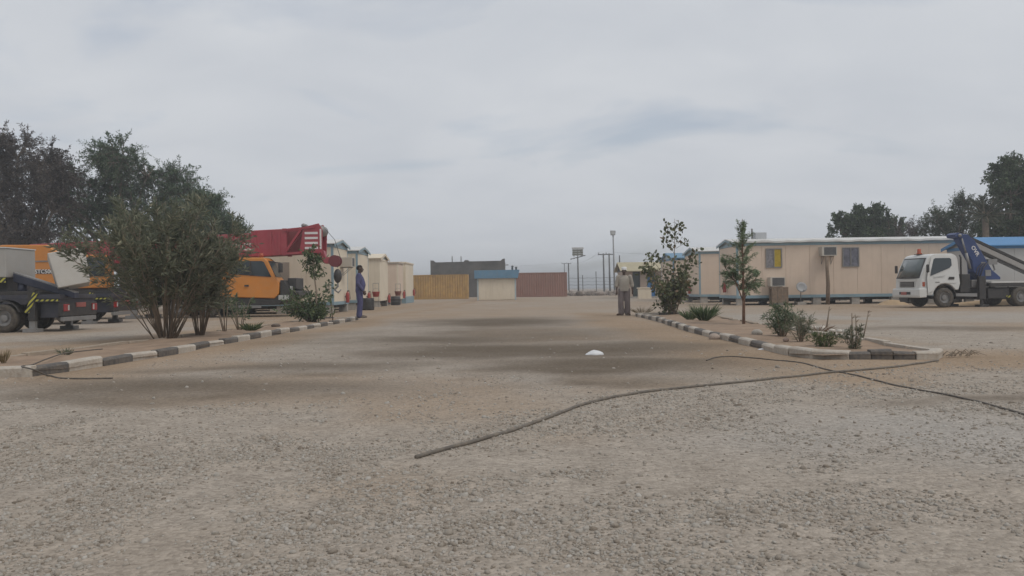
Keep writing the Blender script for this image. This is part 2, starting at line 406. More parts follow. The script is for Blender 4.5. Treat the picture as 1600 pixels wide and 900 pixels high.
def build_ground():
    xs = np.sinh(np.linspace(-5.6, 5.6, 361)) ; xs = xs / xs.max() * 700.0
    # near the axis the spacing is fine enough for stains and ruts
    ys = np.concatenate([-np.geomspace(400, 3, 30), np.linspace(-2, 2.2, 16), np.geomspace(2.3, 1600, 430)])
    X, Y = np.meshgrid(xs, ys)
    Z = gz(X, Y)
    V = np.stack([X, Y, Z], -1).reshape(-1, 3)
    nx, ny = len(xs), len(ys)
    i, j = np.meshgrid(np.arange(nx - 1), np.arange(ny - 1)); a = (j * nx + i).ravel()
    F = np.stack([a, a + 1, a + nx + 1, a + nx], -1)
    m, t, p, o = nodes_of('gravel_yard'); L = t.links.new
    g = t.nodes.new('ShaderNodeNewGeometry')
    def attr(n):
        q = t.nodes.new('ShaderNodeAttribute'); q.attribute_name = n; return q.outputs['Fac']
    def noise(s, d=6, r=0.6):
        q = t.nodes.new('ShaderNodeTexNoise'); q.inputs['Scale'].default_value = s; q.inputs['Detail'].default_value = d; q.inputs['Roughness'].default_value = r
        L(g.outputs['Position'], q.inputs['Vector']); return q.outputs['Fac']
    def ramp(f, p0, c0, p1, c1):
        q = t.nodes.new('ShaderNodeValToRGB'); q.color_ramp.elements[0].position = p0; q.color_ramp.elements[1].position = p1
        q.color_ramp.elements[0].color = c0 + (1,); q.color_ramp.elements[1].color = c1 + (1,); L(f, q.inputs[0]); return q.outputs[0]
    def mix(f, a, b, mode='MIX'):
        q = t.nodes.new('ShaderNodeMix'); q.data_type = 'RGBA'; q.blend_type = mode
        if isinstance(f, float): q.inputs['Factor'].default_value = f
        else: L(f, q.inputs['Factor'])
        for k, v in ((6, a), (7, b)):
            if isinstance(v, tuple): q.inputs[k].default_value = v + (1,)
            else: L(v, q.inputs[k])
        return q.outputs[2]
    def mth(op, a, b, clamp=True):
        q = t.nodes.new('ShaderNodeMath'); q.operation = op; q.use_clamp = clamp
        for k, v in enumerate((a, b)):
            if isinstance(v, (int, float)): q.inputs[k].default_value = v
            else: L(v, q.inputs[k])
        return q.outputs[0]
    n_big, n_mid, n_fine = noise(0.5), noise(3.2), noise(26, 5, 0.7)
    grey = ramp(n_mid, 0.3, (0.312, 0.270, 0.225), 0.72, (0.420, 0.372, 0.318))
    sandc = ramp(n_big, 0.3, (0.300, 0.222, 0.150), 0.72, (0.375, 0.285, 0.205))
    pale = ramp(n_mid, 0.3, (0.345, 0.318, 0.285), 0.72, (0.405, 0.378, 0.345))
    dampc = ramp(n_mid, 0.3, (0.125, 0.100, 0.074), 0.75, (0.170, 0.138, 0.104))
    vo = t.nodes.new('ShaderNodeTexVoronoi'); vo.inputs['Scale'].default_value = 46; vo.inputs['Randomness'].default_value = 1.0
    L(g.outputs['Position'], vo.inputs['Vector'])
    sepc = t.nodes.new('ShaderNodeSeparateColor'); L(vo.outputs['Color'], sepc.inputs[0])
    stone = ramp(sepc.outputs[0], 0.0, (0.72, 0.70, 0.68), 1.0, (1.22, 1.20, 1.18))
    jit = mth('MULTIPLY', mth('SUBTRACT', n_mid, 0.5, False), 0.5, False)
    s_f = mth('ADD', attr('sand'), jit); d_f = mth('ADD', attr('damp'), mth('MULTIPLY', jit, attr('damp'), False))
    c = mix(attr('fine'), grey, pale)
    c = mix(s_f, c, sandc)
    c = mix(d_f, c, dampc)
    c = mix(0.7, c, stone, 'MULTIPLY')
    speck = ramp(n_fine, 0.30, (0.62, 0.60, 0.58), 0.48, (1.0, 1.0, 1.0))
    c = mix(0.8, c, speck, 'MULTIPLY')
    L(c, p.inputs['Base Color']); p.inputs['Roughness'].default_value = 0.95; p.inputs['Specular IOR Level'].default_value = 0.12
    b1 = t.nodes.new('ShaderNodeBump'); b1.inputs['Strength'].default_value = 0.6; b1.inputs['Distance'].default_value = 0.012
    L(vo.outputs['Distance'], b1.inputs['Height']); b1.invert = True
    b2 = t.nodes.new('ShaderNodeBump'); b2.inputs['Strength'].default_value = 0.5; b2.inputs['Distance'].default_value = 0.03
    L(noise(11, 7, 0.65), b2.inputs['Height']); L(b1.outputs[0], b2.inputs['Normal']); L(b2.outputs[0], p.inputs['Normal'])
    me = np_mesh('ground', V, F, m, True)
    sand, damp, fine = ground_fields(X.ravel(), Y.ravel())
    for nm, arr in (('sand', sand), ('damp', damp), ('fine', fine)):
        at = me.attributes.new(nm, 'FLOAT', 'POINT'); at.data.foreach_set('value', arr.astype(np.float32))
    o2 = link_mesh('ground', me); o2['kind'] = 'structure'
    return o2
build_ground()

# icosahedron used for pebbles
_t = (1 + 5 ** .5) / 2
ICO_V = np.array([(-1, _t, 0), (1, _t, 0), (-1, -_t, 0), (1, -_t, 0), (0, -1, _t), (0, 1, _t), (0, -1, -_t), (0, 1, -_t), (_t, 0, -1), (_t, 0, 1), (-_t, 0, -1), (-_t, 0, 1)]) / math.sqrt(1 + _t * _t)
ICO_F = np.array([(0, 11, 5), (0, 5, 1), (0, 1, 7), (0, 7, 10), (0, 10, 11), (1, 5, 9), (5, 11, 4), (11, 10, 2), (10, 7, 6), (7, 1, 8), (3, 9, 4), (3, 4, 2), (3, 2, 6), (3, 6, 8), (3, 8, 9), (4, 9, 5), (2, 4, 11), (6, 2, 10), (8, 6, 7), (9, 8, 1)])
def stones_mesh(name, P, rad, material, flat=0.62, rs=rng):
    n = len(P)
    q = rs.normal(size=(n, 3, 3)); Q, _ = np.linalg.qr(q)                       # random turn
    sq = np.stack([rs.uniform(.75, 1.35, n), rs.uniform(.7, 1.1, n), rs.uniform(.5, .85, n)], -1)
    base = ICO_V[None] * (1 + rs.uniform(-.22, .22, (n, 12, 1)))
    V = np.einsum('nij,nkj->nki', Q, base * sq[:, None, :])
    V[..., 2] *= flat + 0.2
    V = V * rad[:, None, None] + P[:, None, :]
    F = ICO_F[None] + (np.arange(n) * 12)[:, None, None]
    return np_mesh(name, V.reshape(-1, 3), F.reshape(-1, 3), material, True)
def stone_mat(name, stops):
    m, t, p, o = nodes_of(name); L = t.links.new
    g = t.nodes.new('ShaderNodeNewGeometry'); rp = t.nodes.new('ShaderNodeValToRGB')
    rp.color_ramp.elements[0].color = stops[0] + (1,); rp.color_ramp.elements[1].color = stops[-1] + (1,)
    for k, c in enumerate(stops[1:-1]):
        e = rp.color_ramp.elements.new((k + 1) / (len(stops) - 1)); e.color = c + (1,)
    L(g.outputs['Random Per Island'], rp.inputs[0])
    nz = t.nodes.new('ShaderNodeTexNoise'); nz.inputs['Scale'].default_value = 90; L(g.outputs['Position'], nz.inputs['Vector'])
    r2 = t.nodes.new('ShaderNodeValToRGB'); r2.color_ramp.elements[0].color = (.75, .74, .72, 1); r2.color_ramp.elements[1].color = (1.15, 1.14, 1.12, 1)
    L(nz.outputs['Fac'], r2.inputs[0])
    mx = t.nodes.new('ShaderNodeMix'); mx.data_type = 'RGBA'; mx.blend_type = 'MULTIPLY'; mx.inputs['Factor'].default_value = 1
    L(rp.outputs[0], mx.inputs[6]); L(r2.outputs[0], mx.inputs[7]); L(mx.outputs[2], p.inputs['Base Color'])
    p.inputs['Roughness'].default_value = 0.9; p.inputs['Specular IOR Level'].default_value = 0.15
    return m
PEB = stone_mat('pebble_stone', [(0.22, 0.185, 0.15), (0.32, 0.285, 0.245), (0.36, 0.33, 0.29), (0.39, 0.365, 0.33), (0.29, 0.245, 0.20), (0.45, 0.425, 0.39)])
def build_pebbles():
    N = 330000
    y = 1.9 + (17.0 - 1.9) * rng.rand(N) ** 1.9
    x = (rng.rand(N) - .5) * 2 * (0.70 * y + 0.7)
    # keep probability ~ wanted density / proposal density, thinned in drifts
    prop = (1 / 1.9) * ((y - 1.9) / 15.1 + 1e-4) ** (1 / 1.9 - 1) / 15.1 / (2 * (0.70 * y + 0.7))
    sand, damp, fine = ground_fields(x, y)
    drift = fbm(x * 0.8 + 5, y * 0.8 + 1, 4); cl2 = fbm(x * 3.1, y * 3.1 + 7, 3)
    want = (np.exp(-(y - 2) / 3.0) * smooth(.40, .62, drift * .6 + cl2 * .4) * (1 - .6 * sand) * (1 - .65 * fine) + 0.02 * (1 - .5 * sand)) * smooth(15.5, 6.0, y) * smooth(.3, .08, damp)
    pr = want / prop; pr = pr / np.percentile(pr, 93)
    keep = rng.rand(N) < pr * 0.6
    # nothing inside the planting beds
    keep &= ~((x > 3.6) & (x < 6.8) & (y > 10.6)) & ~((x < -5.2) & (x > -8.6) & (y > 10.1))
    x, y = x[keep], y[keep]
    n = len(x)
    if n > 78000: x, y = x[:78000], y[:78000]; n = 78000
    rad = np.clip(np.exp(rng.normal(math.log(0.0066), 0.42, n)), 0.003, 0.022) * (1 + 0.035 * y)
    ye = rng.uniform(4.5, 17, 420); xe = rng.uniform(-1, 1, 420) * .62 * ye       # a few bigger clods and stones
    ok = ~((xe > 3.6) & (xe < 6.8) & (ye > 10.6)) & ~((xe < -5.0) & (xe > -8.6) & (ye > 9.8))
    xe, ye = xe[ok], ye[ok]
    x = np.concatenate([x, xe]); y = np.concatenate([y, ye]); rad = np.concatenate([rad, np.exp(rng.normal(math.log(.016), .35, len(xe)))])
    P = np.stack([x, y, gz(x, y) + rad * 0.02], -1)
    o = link_mesh('gravel', stones_mesh('gravel', P, rad, PEB))
    props(o, 'loose grey and brown pebbles scattered over the yard in the foreground', 'gravel', None, 'stuff')
build_pebbles()

# ------------------------------------------------------------------ planting beds and kerbs
SOIL = mat('bed_soil', (0.27, 0.185, 0.125), 0.95, 0.28, 2.2, bump=0.7, bscale=14, dust=0.35, dustc=(0.33, 0.25, 0.17))
def kerb_line(bed, pts, start_black, block=0.76, h=0.112, w=0.14, lost=(), pat=None, dusty=False):
    """painted kerb stones end to end along a line (outer bottom edge), each a piece of its own"""
    pts = [Vector(p).to_2d() for p in pts]
    seg = [(pts[i + 1] - pts[i]).length for i in range(len(pts) - 1)]; tot = sum(seg)
    def at(s):
        for i, l in enumerate(seg):
            if s <= l or i == len(seg) - 1: return pts[i] + (pts[i + 1] - pts[i]) * (s / l)
            s -= l
    n = max(1, round(tot / block)); st = tot / n
    for k in range(n):
        if k in lost: continue
        a, b = at(k * st + .006), at((k + 1) * st - .006)
        d = (b - a).normalized(); nrm = Vector((-d.y, d.x))
        jz = random.uniform(-.022, .012); jo = random.uniform(-.018, .018); tw = random.uniform(-.018, .018)
        L2 = (b - a).length / 2; c = (a + b) / 2 + nrm * (w / 2 + jo)
        m = MB(); hh = h + jz
        # chamfered upper outer edge
        prof = [(-w / 2, -.10), (w / 2, -.10), (w / 2, hh), (-w / 2 + .03, hh), (-w / 2, hh - .025)]
        vs = [(-L2, y, z) for y, z in prof] + [(L2, y, z + tw) for y, z in prof]
        nn = len(prof)
        m.raw(vs, [tuple(range(nn)), tuple(range(2 * nn - 1, nn - 1, -1))] + [(i, (i + 1) % nn, (i + 1) % nn + nn, i + nn) for i in range(nn)])
        black = (pat[k % len(pat)] == 'b') if pat else ((k % 2 == 0) == start_black)
        o = m.obj('kerb_stone', KD if dusty else (KB if black else KW), bed, bevel=0.008, seg=2, loc=(c.x, c.y, 0), rz=math.atan2(d.y, d.x))
def bed_mesh(name, poly, z, lump=0.05):
    poly = [Vector(p).to_2d() for p in poly]
    xs = [p.x for p in poly]; ys = [p.y for p in poly]
    # grid points inside the outline
    bm = bmesh.new(); vs = [bm.verts.new((p.x, p.y, 0)) for p in poly]; f = bm.faces.new(vs)
    bmesh.ops.triangulate(bm, faces=[f])
    for _ in range(5):
        le = [e for e in bm.edges if e.calc_length() > 0.3]
        if not le: break
        bmesh.ops.subdivide_edges(bm, edges=le, cuts=1); bmesh.ops.triangulate(bm, faces=bm.faces)
    for v in bm.verts:
        v.co.z = z + (float(fbm(v.co.x * 1.1 + 40, v.co.y * 1.1 + 3, 3)) - .5) * lump * 2
    bmesh.ops.recalc_face_normals(bm, faces=bm.faces)
    me = bpy.data.meshes.new(name); bm.to_mesh(me); bm.free(); me.materials.append(SOIL)
    me.polygons.foreach_set('use_smooth', [True] * len(me.polygons))
    # normals up
    if me.polygons[0].normal.z < 0: me.flip_normals()
    o = link_mesh(name, me); o['kind'] = 'structure'
    return o
# left bed
LA = G(49, 589); LB = G(240, 559); LC = G(382, 532); LD = G(562, 499.5)
left_poly = [(LA.x, LA.y), (LB.x, LB.y), (LC.x, LC.y), (LD.x, LD.y), (LD.x - 1.75, LD.y + .1), (LC.x - 1.95, LC.y), (LA.x - 2.2, LA.y + .05)]
bed_l = bed_mesh('planting_bed', left_poly, 0.045)
kerb_line(bed_l, [left_poly[0], left_poly[1], left_poly[2], left_poly[3]], True)
kerb_line(bed_l, [left_poly[6], left_poly[0]], False, 0.72)
kerb_line(bed_l, [left_poly[4], left_poly[5], left_poly[6]], False, lost=(3, 4, 9), pat='w', h=.075, dusty=True)
kerb_line(bed_l, [left_poly[3], left_poly[4]], False)
# right bed
rp_ = [G(992, 494), G(1024, 501), G(1076, 518), G(1127, 530), G(1162, 538), G(1209, 550), G(1241, 557), G(1285, 562), G(1327, 562), G(1467, 560)]
RE = Vector((5.88, rp_[-1].y + .35, 0)); RB1 = Vector((6.05, 18.5, 0)); RB2 = Vector((6.6, rp_[0].y, 0))
right_poly = [(p.x, p.y) for p in rp_] + [(RE.x, RE.y), (RB1.x, RB1.y), (RB2.x, RB2.y)]
bed_r = bed_mesh('planting_bed', right_poly, 0.05)
rq = [(p.x, p.y) for p in rp_]
kerb_line(bed_r, rq[0:6], True, 0.66)
kerb_line(bed_r, rq[5:9], False, 0.62, pat='www')
kerb_line(bed_r, rq[8:10], True, 0.3, pat='bbbw')
kerb_line(bed_r, [rq[9], (RE.x, RE.y)], False, 0.7, pat='w')
kerb_line(bed_r, [(RE.x, RE.y), (RB1.x, RB1.y)], False, 0.8, pat='w', h=.10)
kerb_line(bed_r, [(RB1.x, RB1.y), (RB2.x, RB2.y)], False, 0.8, lost=(2, 5), pat='w', h=.08, dusty=True)
kerb_line(bed_r, [(RB2.x, RB2.y), rq[0]], False, 0.7)

# ------------------------------------------------------------------ portable cabins
def cabin(label, x0, x1, y0, y1, zf=0.42, zt=3.02, rise=0.25, wall=BEIGE, trim=TRIM, roofm=ROOFW, gablem=TRIMW, over=0.12, faces='fe', flat=False,
          plinth=False, group='portable cabins round the yard', posts=True, block_m=CONC, fascia=None):
    """a site cabin on blocks: floor beam, wall panels, corner posts, low gable roof with its ridge along x"""
    cx, cy = (x0 + x1) / 2, (y0 + y1) / 2
    t = thing('portable_cabin', label, 'cabin', (cx, cy, 0), 0, group)
    a, b = (x1 - x0) / 2, (y1 - y0) / 2
    if plinth:
        MB().box(-a - .02, a + .02, -b - .02, b + .02, -0.05, zf + .1).obj('plinth', trim, t, bevel=.01)
    else:
        MB().box(-a - .02, a + .02, -b - .02, b + .02, zf - .06, zf + .09).obj('floor_beam', trim, t, bevel=.01)
        MB().box(-a + .15, a - .15, -b + .3, b - .3, zf - .2, zf - .061).obj('underfloor_shade', VOID, t)  # shade under the floor, put in as a near-black box
        nb = max(2, int((x1 - x0) / 1.9) + 1)
        for iy in (-1, 1):
            for k in range(nb):
                xx = -a + .3 + (2 * a - .6) * k / (nb - 1) + random.uniform(-.12, .12)
                MB().box(xx - .2, xx + .2, iy * (b - .16) - .14, iy * (b - .16) + .14, -.05, zf - .06).obj('support_block', block_m, t, bevel=.012)
    core = MB().box(-a + .04, a - .04, -b + .04, b - .04, zf + .091, zt).obj('wall', wall, t)
    # sheet panels, one by one, on the sides one can see
    def run(n0, n1, step):
        n = max(1, round((n1 - n0) / step)); w = (n1 - n0) / n
        return [(n0 + i * w + .004, n0 + (i + 1) * w - .004) for i in range(n)]
    z0, z1 = zf + .095, zt - .01
    if 'f' in faces:
        for (p, q) in run(-a + .08, a - .08, 1.15):
            MB().box(p, q, -b + .005, -b + .039, z0, z1).obj('wall_panel', wall, core, bevel=.004, seg=1)
    for key, sx in (('e', 1), ('w', -1)):
        if key in faces:
            for (p, q) in run(-b + .08, b - .08, 1.1):
                xa, xb = sorted((sx * (a - .039), sx * (a - .005)))
                MB().box(xa, xb, p, q, z0, z1).obj('wall_panel', wall, core, bevel=.004, seg=1)
    if posts:
        for sx in (-1, 1):
            for sy in (-1, 1):
                xa, xb = sorted((sx * a, sx * (a - .1))); ya, yb = sorted((sy * b, sy * (b - .1)))
                MB().box(xa + (0 if sx > 0 else -.0), xb, ya, yb, zf + .092, zt - .002).obj('corner_post', trim, t)
    if flat:
        rf = MB().box(-a - .05, a + .05, -b - .05, b + .05, zt, zt + .12).obj('roof', roofm, t, bevel=.01)
    else:
        o = over; rz = zt + .14
        MB().box(-a - .01, a + .01, -b - .012, b + .012, zt, rz).obj('fascia', fascia or trim, t, bevel=.006)
        m = MB()
        for sx in (-1, 1):
            m.raw([(sx * (a - .02), -b, rz), (sx * (a - .02), b, rz), (sx * (a - .02), 0, rz + rise)], [(0, 1, 2)])
        m2 = MB()
        m2.raw([(-a + .02, -b, rz + .001), (a - .02, -b, rz + .001), (a - .02, b, rz + .001), (-a + .02, b, rz + .001), (-a + .02, 0, rz + rise), (a - .02, 0, rz + rise)],
               [(0, 1, 5, 4), (2, 3, 4, 5), (0, 4, 3), (1, 2, 5), (0, 3, 2, 1)])
        m2.obj('gable', gablem, t)
        # two sheets of roofing with thickness, and their edge strips on the gable
        rf = None
        for sy in (-1, 1):
            e = MB(); th = .045
            ye, ze = sy * (b + o), rz - rise * o / b + .012
            e.raw([(-a - o, ye, ze), (a + o, ye, ze), (a + o, 0, rz + rise + .012), (-a - o, 0, rz + rise + .012),
                   (-a - o, ye, ze + th), (a + o, ye, ze + th), (a + o, 0, rz + rise + .012 + th), (-a - o, 0, rz + rise + .012 + th)],
                  [(0, 1, 2, 3), (4, 7, 6, 5), (0, 4, 5, 1), (1, 5, 6, 2), (2, 6, 7, 3), (3, 7, 4, 0)])
            rf = e.obj('roof_sheet', roofm, t)
        for sx in (-1, 1):
            e = MB()
            xa, xb = sorted((sx * (a + o + .004), sx * (a + o - .03)))
            for sy in (-1, 1):
                ye, ze = sy * (b + o), rz - rise * o / b
                zr = rz + rise
                e.raw([(xa, ye, ze - .09), (xb, ye, ze - .09), (xb, 0, zr - .09), (xa, 0, zr - .09), (xa, ye, ze + .01), (xb, ye, ze + .01), (xb, 0, zr + .01), (xa, 0, zr + .01)],
                      [(0, 1, 2, 3), (4, 7, 6, 5), (0, 4, 5, 1), (1, 5, 6, 2), (2, 6, 7, 3), (3, 7, 4, 0)])
            e.obj('verge_board', fascia or trim, t)
    return t
def window_part(root, x, z, w, h, y, left_m, right_m):
    f = MB(); fr = .05
    f.box(x - w / 2, x + w / 2, y - .05, y, z, z + fr).box(x - w / 2, x + w / 2, y - .05, y, z + h - fr, z + h)
    f.box(x - w / 2, x - w / 2 + fr, y - .05, y, z + fr, z + h - fr).box(x + w / 2 - fr, x + w / 2, y - .05, y, z + fr, z + h - fr).box(x - .025, x + .025, y - .048, y, z + fr, z + h - fr)
    o = f.obj('window', STEEL, root, bevel=.004, seg=1)
    for (p, q, mm) in ((x - w / 2 + fr, x - .025, left_m), (x + .025, x + w / 2 - fr, right_m)):
        MB().box(p + .001, q - .001, y - .02, y - .006, z + fr + .001, z + h - fr - .001).obj('pane', mm, o)
    return o
AX_L, AX_R = -8.15, 11.35
A = cabin('cream cabin with pale blue corner post and gable, behind the crane boom tip', AX_L - 7.2, AX_L, 38.0, 41.35, faces='fe', wall=CREAM)
B = cabin('second cabin in the left row, pale blue gable, behind the man in blue', AX_L - 9.0, AX_L, 44.0, 47.3, faces='fe', wall=CREAM, zt=2.98)
C = cabin('third cabin in the left row, white gable roof and red bucket stand in front', AX_L - 9.0, AX_L, 51.4, 54.7, faces='fe', wall=CREAM, zt=2.85, rise=.30, trim=CREAM, roofm=CREAM)
Dc = cabin('fourth cabin in the left row, flat tan roof with dark edge', AX_L - 9.0, AX_L, 59.6, 62.4, faces='fe', wall=BEIGE, zt=2.9, flat=True, trim=CREAM, roofm=mat('roof_tan', (0.36, 0.30, 0.24), .7))
E = cabin('last cabin in the left row, flat top and broad blue plinth', AX_L - 5.0, AX_L + .05, 63.4, 68.5, faces='fe', wall=CREAM, zt=3.05, flat=True, plinth=True, posts=False, roofm=CREAM)
Gc = cabin('long peach cabin with white roof edge and two windows, beside the white truck', AX_R, AX_R + 12.2, 42.0, 45.5, faces='fw', zf=.40, zt=3.0, rise=.25)
Fc = cabin('peach cabin with blue gable end, next behind the long peach cabin', AX_R, AX_R + 9.0, 50.4, 54.6, faces='fw', zf=.40, zt=2.95, rise=.30)
Hc = cabin('far cabin with a blue roof edge seen over the broad-leaved bush', AX_R, AX_R + 7.0, 58.6, 63.2, faces='fw', zf=.40, zt=2.85, rise=.4, trim=KIOSKBLUE, roofm=KIOSKBLUE)
WHITEW = mat('cabin_white', (0.50, 0.50, 0.49), .6, .07, .8, dust=.2)
Ic = cabin('white cabin with a bright blue roof at the right edge, behind the truck boom', 21.2, 31.0, 37.2, 40.5, faces='fw', zf=.4, zt=2.5, rise=.4, wall=WHITEW, trim=WHITEW, roofm=BLUEROOF, gablem=WHITEW, over=.2, fascia=BLUEROOF)
CURT = mat('curtain_grey_pattern', (0.22, 0.21, 0.22), .8, .45, 9); CURY = mat('curtain_yellow', (0.42, 0.30, 0.03), .8, .2, 8)
CURB = mat('curtain_blue_grey', (0.15, 0.15, 0.18), .8, .45, 7)
gx = (AX_R + AX_R + 12.2) / 2
def wx(px): return D(px, 440, 42.0).x - gx
window_part(Gc, wx(1209.5), 2.05 - .18, .82, .98, -1.75, CURT, CURY)
window_part(Gc, wx(1329.5), 2.05 - .18, .84, .98, -1.75, CURB, CURB)
CURF = mat('door_tan', (0.30, 0.25, 0.20), .7, .1, 2)
ax0 = AX_L - 3.6
dr = MB().box(D(438, 440, 38).x - ax0 - .42, D(438, 440, 38).x - ax0 + .42, -1.72, -1.675, .52, 2.35).obj('door', CURF, A, bevel=.006)
MB().box(D(438, 440, 38).x - ax0 + .26, D(438, 440, 38).x - ax0 + .34, -1.78, -1.721, 1.38, 1.43).obj('handle', STEEL, dr)
# roof sheet ends of the long cabin bend up a little: a loose strip of edge flashing
fl = MB(); pts = []
for k in range(40):
    xx = -6.1 + k * 12.4 / 39
    pts.append((xx, -1.9, 3.15 + .02 * math.sin(k * 1.7) + .012 * math.sin(k * .6)))
for k in range(39):
    p, q = pts[k], pts[k + 1]
    fl.raw([(p[0], p[1], p[2]), (q[0], q[1], q[2]), (q[0], q[1] + .01, q[2] + .09), (p[0], p[1] + .01, p[2] + .09), (p[0], p[1] + .012, p[2]), (q[0], q[1] + .012, q[2]), (q[0], q[1] + .022, q[2] + .09), (p[0], p[1] + .022, p[2] + .09)],
           [(0, 1, 2, 3), (4, 7, 6, 5), (0, 4, 5, 1), (3, 2, 6, 7)])
fl.obj('roof_flashing', ROOFW, Gc)

# window air conditioners
ACM = mat('ac_casing', (0.46, 0.43, 0.38), .6, .08, 3, dust=.3); ACG = mat('ac_grille_dark', (0.09, 0.09, 0.09), .6, .2, 6)
def air_conditioner(label, loc, rz=0.0, w=.68, h=.43, d=.42):
    """box hung in a wall; its back grille faces local -y"""
    t = thing('air_conditioner', label, 'air conditioner', loc, rz, 'window air conditioners')
    m = MB(); m.box(-w / 2, w / 2, -d + .02, .06, 0, h)
    c = m.obj('casing', ACM, t, bevel=.012)
    f = MB(); e = .035
    f.box(-w / 2, w / 2, -d - .012, -d + .018, 0, e).box(-w / 2, w / 2, -d - .012, -d + .018, h - e, h)
    f.box(-w / 2, -w / 2 + e + .06, -d - .012, -d + .018, e, h - e).box(w / 2 - e, w / 2, -d - .012, -d + .018, e, h - e)
    f.obj('rear_frame', mat('ac_frame', (0.52, 0.49, 0.43), .6, .08, 3, dust=.2), t)
    g = MB().box(-w / 2 + e + .061, w / 2 - e - .001, -d + .004, -d + .017, e + .001, h - e - .001).obj('grille', ACG, t)
    for k in range(9):
        z = e + .02 + k * (h - 2 * e - .03) / 8
        MB().box(-w / 2 + e + .062, w / 2 - e - .002, -d - .008, -d + .003, z - .006, z + .006).obj('louvre', STEEL, g)
    b = MB()
    for sx in (-.24, .24):
        b.tube([(sx, .06, -.02), (sx, -d + .05, -.02)], .014, 6).tube([(sx, .05, -.4), (sx, -d + .1, -.02)], .012, 6).tube([(sx, .055, -.42), (sx, .055, 0)], .012, 6)
    b.obj('bracket', STEEL, t)
    return t
p1 = D(1291, 400, 41.97); air_conditioner('dusty air conditioner high on the long peach wall, above a wooden post', (p1.x, 41.95, p1.z), 0, .74, .46)
p2 = D(1211, 447.5, 41.97); air_conditioner('air conditioner low on the long peach wall, under the yellow-curtained window', (p2.x, 41.95, p2.z), 0, .74, .46)
p3 = D(549, 417, 39.6); air_conditioner('air conditioner on the cream gable wall behind the man in blue', (AX_L + .05, 39.9, p3.z), R(90), .72, .46, .5)
pp = D(1296, 470, 41.2)
m = MB(); zt_ = D(1296, 401, 41.5).z
m.tube([(0, 0, -.1), (.03, .01, 1.0), (-.01, 0, 1.8), (.02, .1, zt_)], [.11, .10, .085, .075], 8)
o = m.obj('wooden_post', WOOD, None, True, loc=(pp.x, 41.42, 0)); props(o, 'rough wooden post propping the upper air conditioner of the peach cabin', 'post')
st = thing('wooden_stand', 'weathered timber stand under the low air conditioner', 'stand', (p2.x + .02, 41.5, 0))
zs = p2.z - .035
MB().box(-.42, .42, -.25, .22, zs - .08, zs).obj('top_board', WOOD, st, bevel=.008)
for (sx, sy) in ((-.36, -.2), (.36, -.2), (-.36, .16), (.36, .16)):
    MB().box(sx - .05, sx + .05, sy - .05, sy + .05, -.05, zs - .081).obj('leg', WOOD, st, bevel=.006)
for k in range(3):
    MB().box(-.41 + k * .275, -.15 + k * .275, -.275, -.251, .12, zs - .09).obj('board', WOOD, st, bevel=.004, seg=1)

# satellite dish leaning by the wall
ds = thing('satellite_dish', 'small grey satellite dish leaning at the foot of the peach cabin', 'satellite dish', (D(1254, 450, 41.4).x, 41.45, 0))
Md = Matrix.Translation((0, .12, .86)) @ Matrix.Rotation(R(68), 4, 'X')
prof = [(.001, 0), (.09, .005), (.18, .02), (.27, .05), (.27, .062), (.18, .034), (.09, .018), (.001, .012)]
DISH = mat('dish_grey', (0.27, 0.275, 0.28), .5, .08, 3, dust=.2)
MB().lathe(prof, 28, Md).obj('reflector', DISH, ds, True)
MB().tube([(0, .25, -.05), (0, .22, .55), (0, .16, .82)], .022, 8).obj('mast', STEEL, ds, True)
MB().tube([(0, .05, .62), (0, -.22, .70)], .010, 6).obj('feed_arm', STEEL, ds)
MB().box(-.03, .03, -.27, -.2, .68, .75).obj('receiver', STEEL, ds, bevel=.008)
MB().box(-.22, .22, .05, .4, -.05, .14).obj('base_block', CONC, ds, bevel=.01)

# fire extinguishers and bucket stands
def extinguisher(label, loc, rz):
    t = thing('fire_extinguisher', label, 'fire extinguisher', loc, rz, 'fire extinguishers on the cabins')
    MB().lathe([(.02, 0), (.085, .005), (.09, .03), (.09, .42), (.075, .48), (.03, .53), (.025, .56)], 16).obj('cylinder', EXT, t, True)
    MB().box(-.02, .09, -.02, .02, .561, .60).box(-.03, .03, -.025, .025, .54, .575).obj('valve_handle', BLACK, t, bevel=.004)
    MB().tube([(.03, 0, .57), (.10, .03, .52), (.115, .03, .3), (.11, .03, .16)], [.013, .013, .013, .02], 6).obj('hose', RUBBER, t, True)
    MB().box(-.095, -.085, -.1, .1, .25, .36).box(-.135, -.0851, -.03, .03, .28, .33).obj('wall_bracket', STEEL, t)
    return t
def ext_at(label, y, px_x, py, sx):
    # sx=+1 : the wall faces +x ; sx=-1 : faces -x
    X = (AX_L + .135) if sx > 0 else (AX_R - .135)
    z = D(px_x, py, y).z
    extinguisher(label, (X, y, z), 0 if sx > 0 else PI)
ext_at('red extinguisher on the cream gable wall just left of the man in blue', 40.55, 543, 473, 1)
ext_at('red extinguisher hidden partly by the hand of the man in blue', 46.6, 571, 472, 1)
ext_at('dark red extinguisher on the cabin with the white gable roof', 54.2, 607, 473, 1)
ext_at('red extinguisher on the tan flat-roofed cabin', 61.8, 629, 466, 1)
ext_at('red extinguisher on the far corner of the last left cabin', 68.0, 648, 462, 1)
ext_at('red extinguisher on the end wall of the long peach cabin', 43.9, 1134, 457, -1)
ext_at('red extinguisher on the end wall behind the broad-leaved bush', 52.6, 1079, 459, -1)
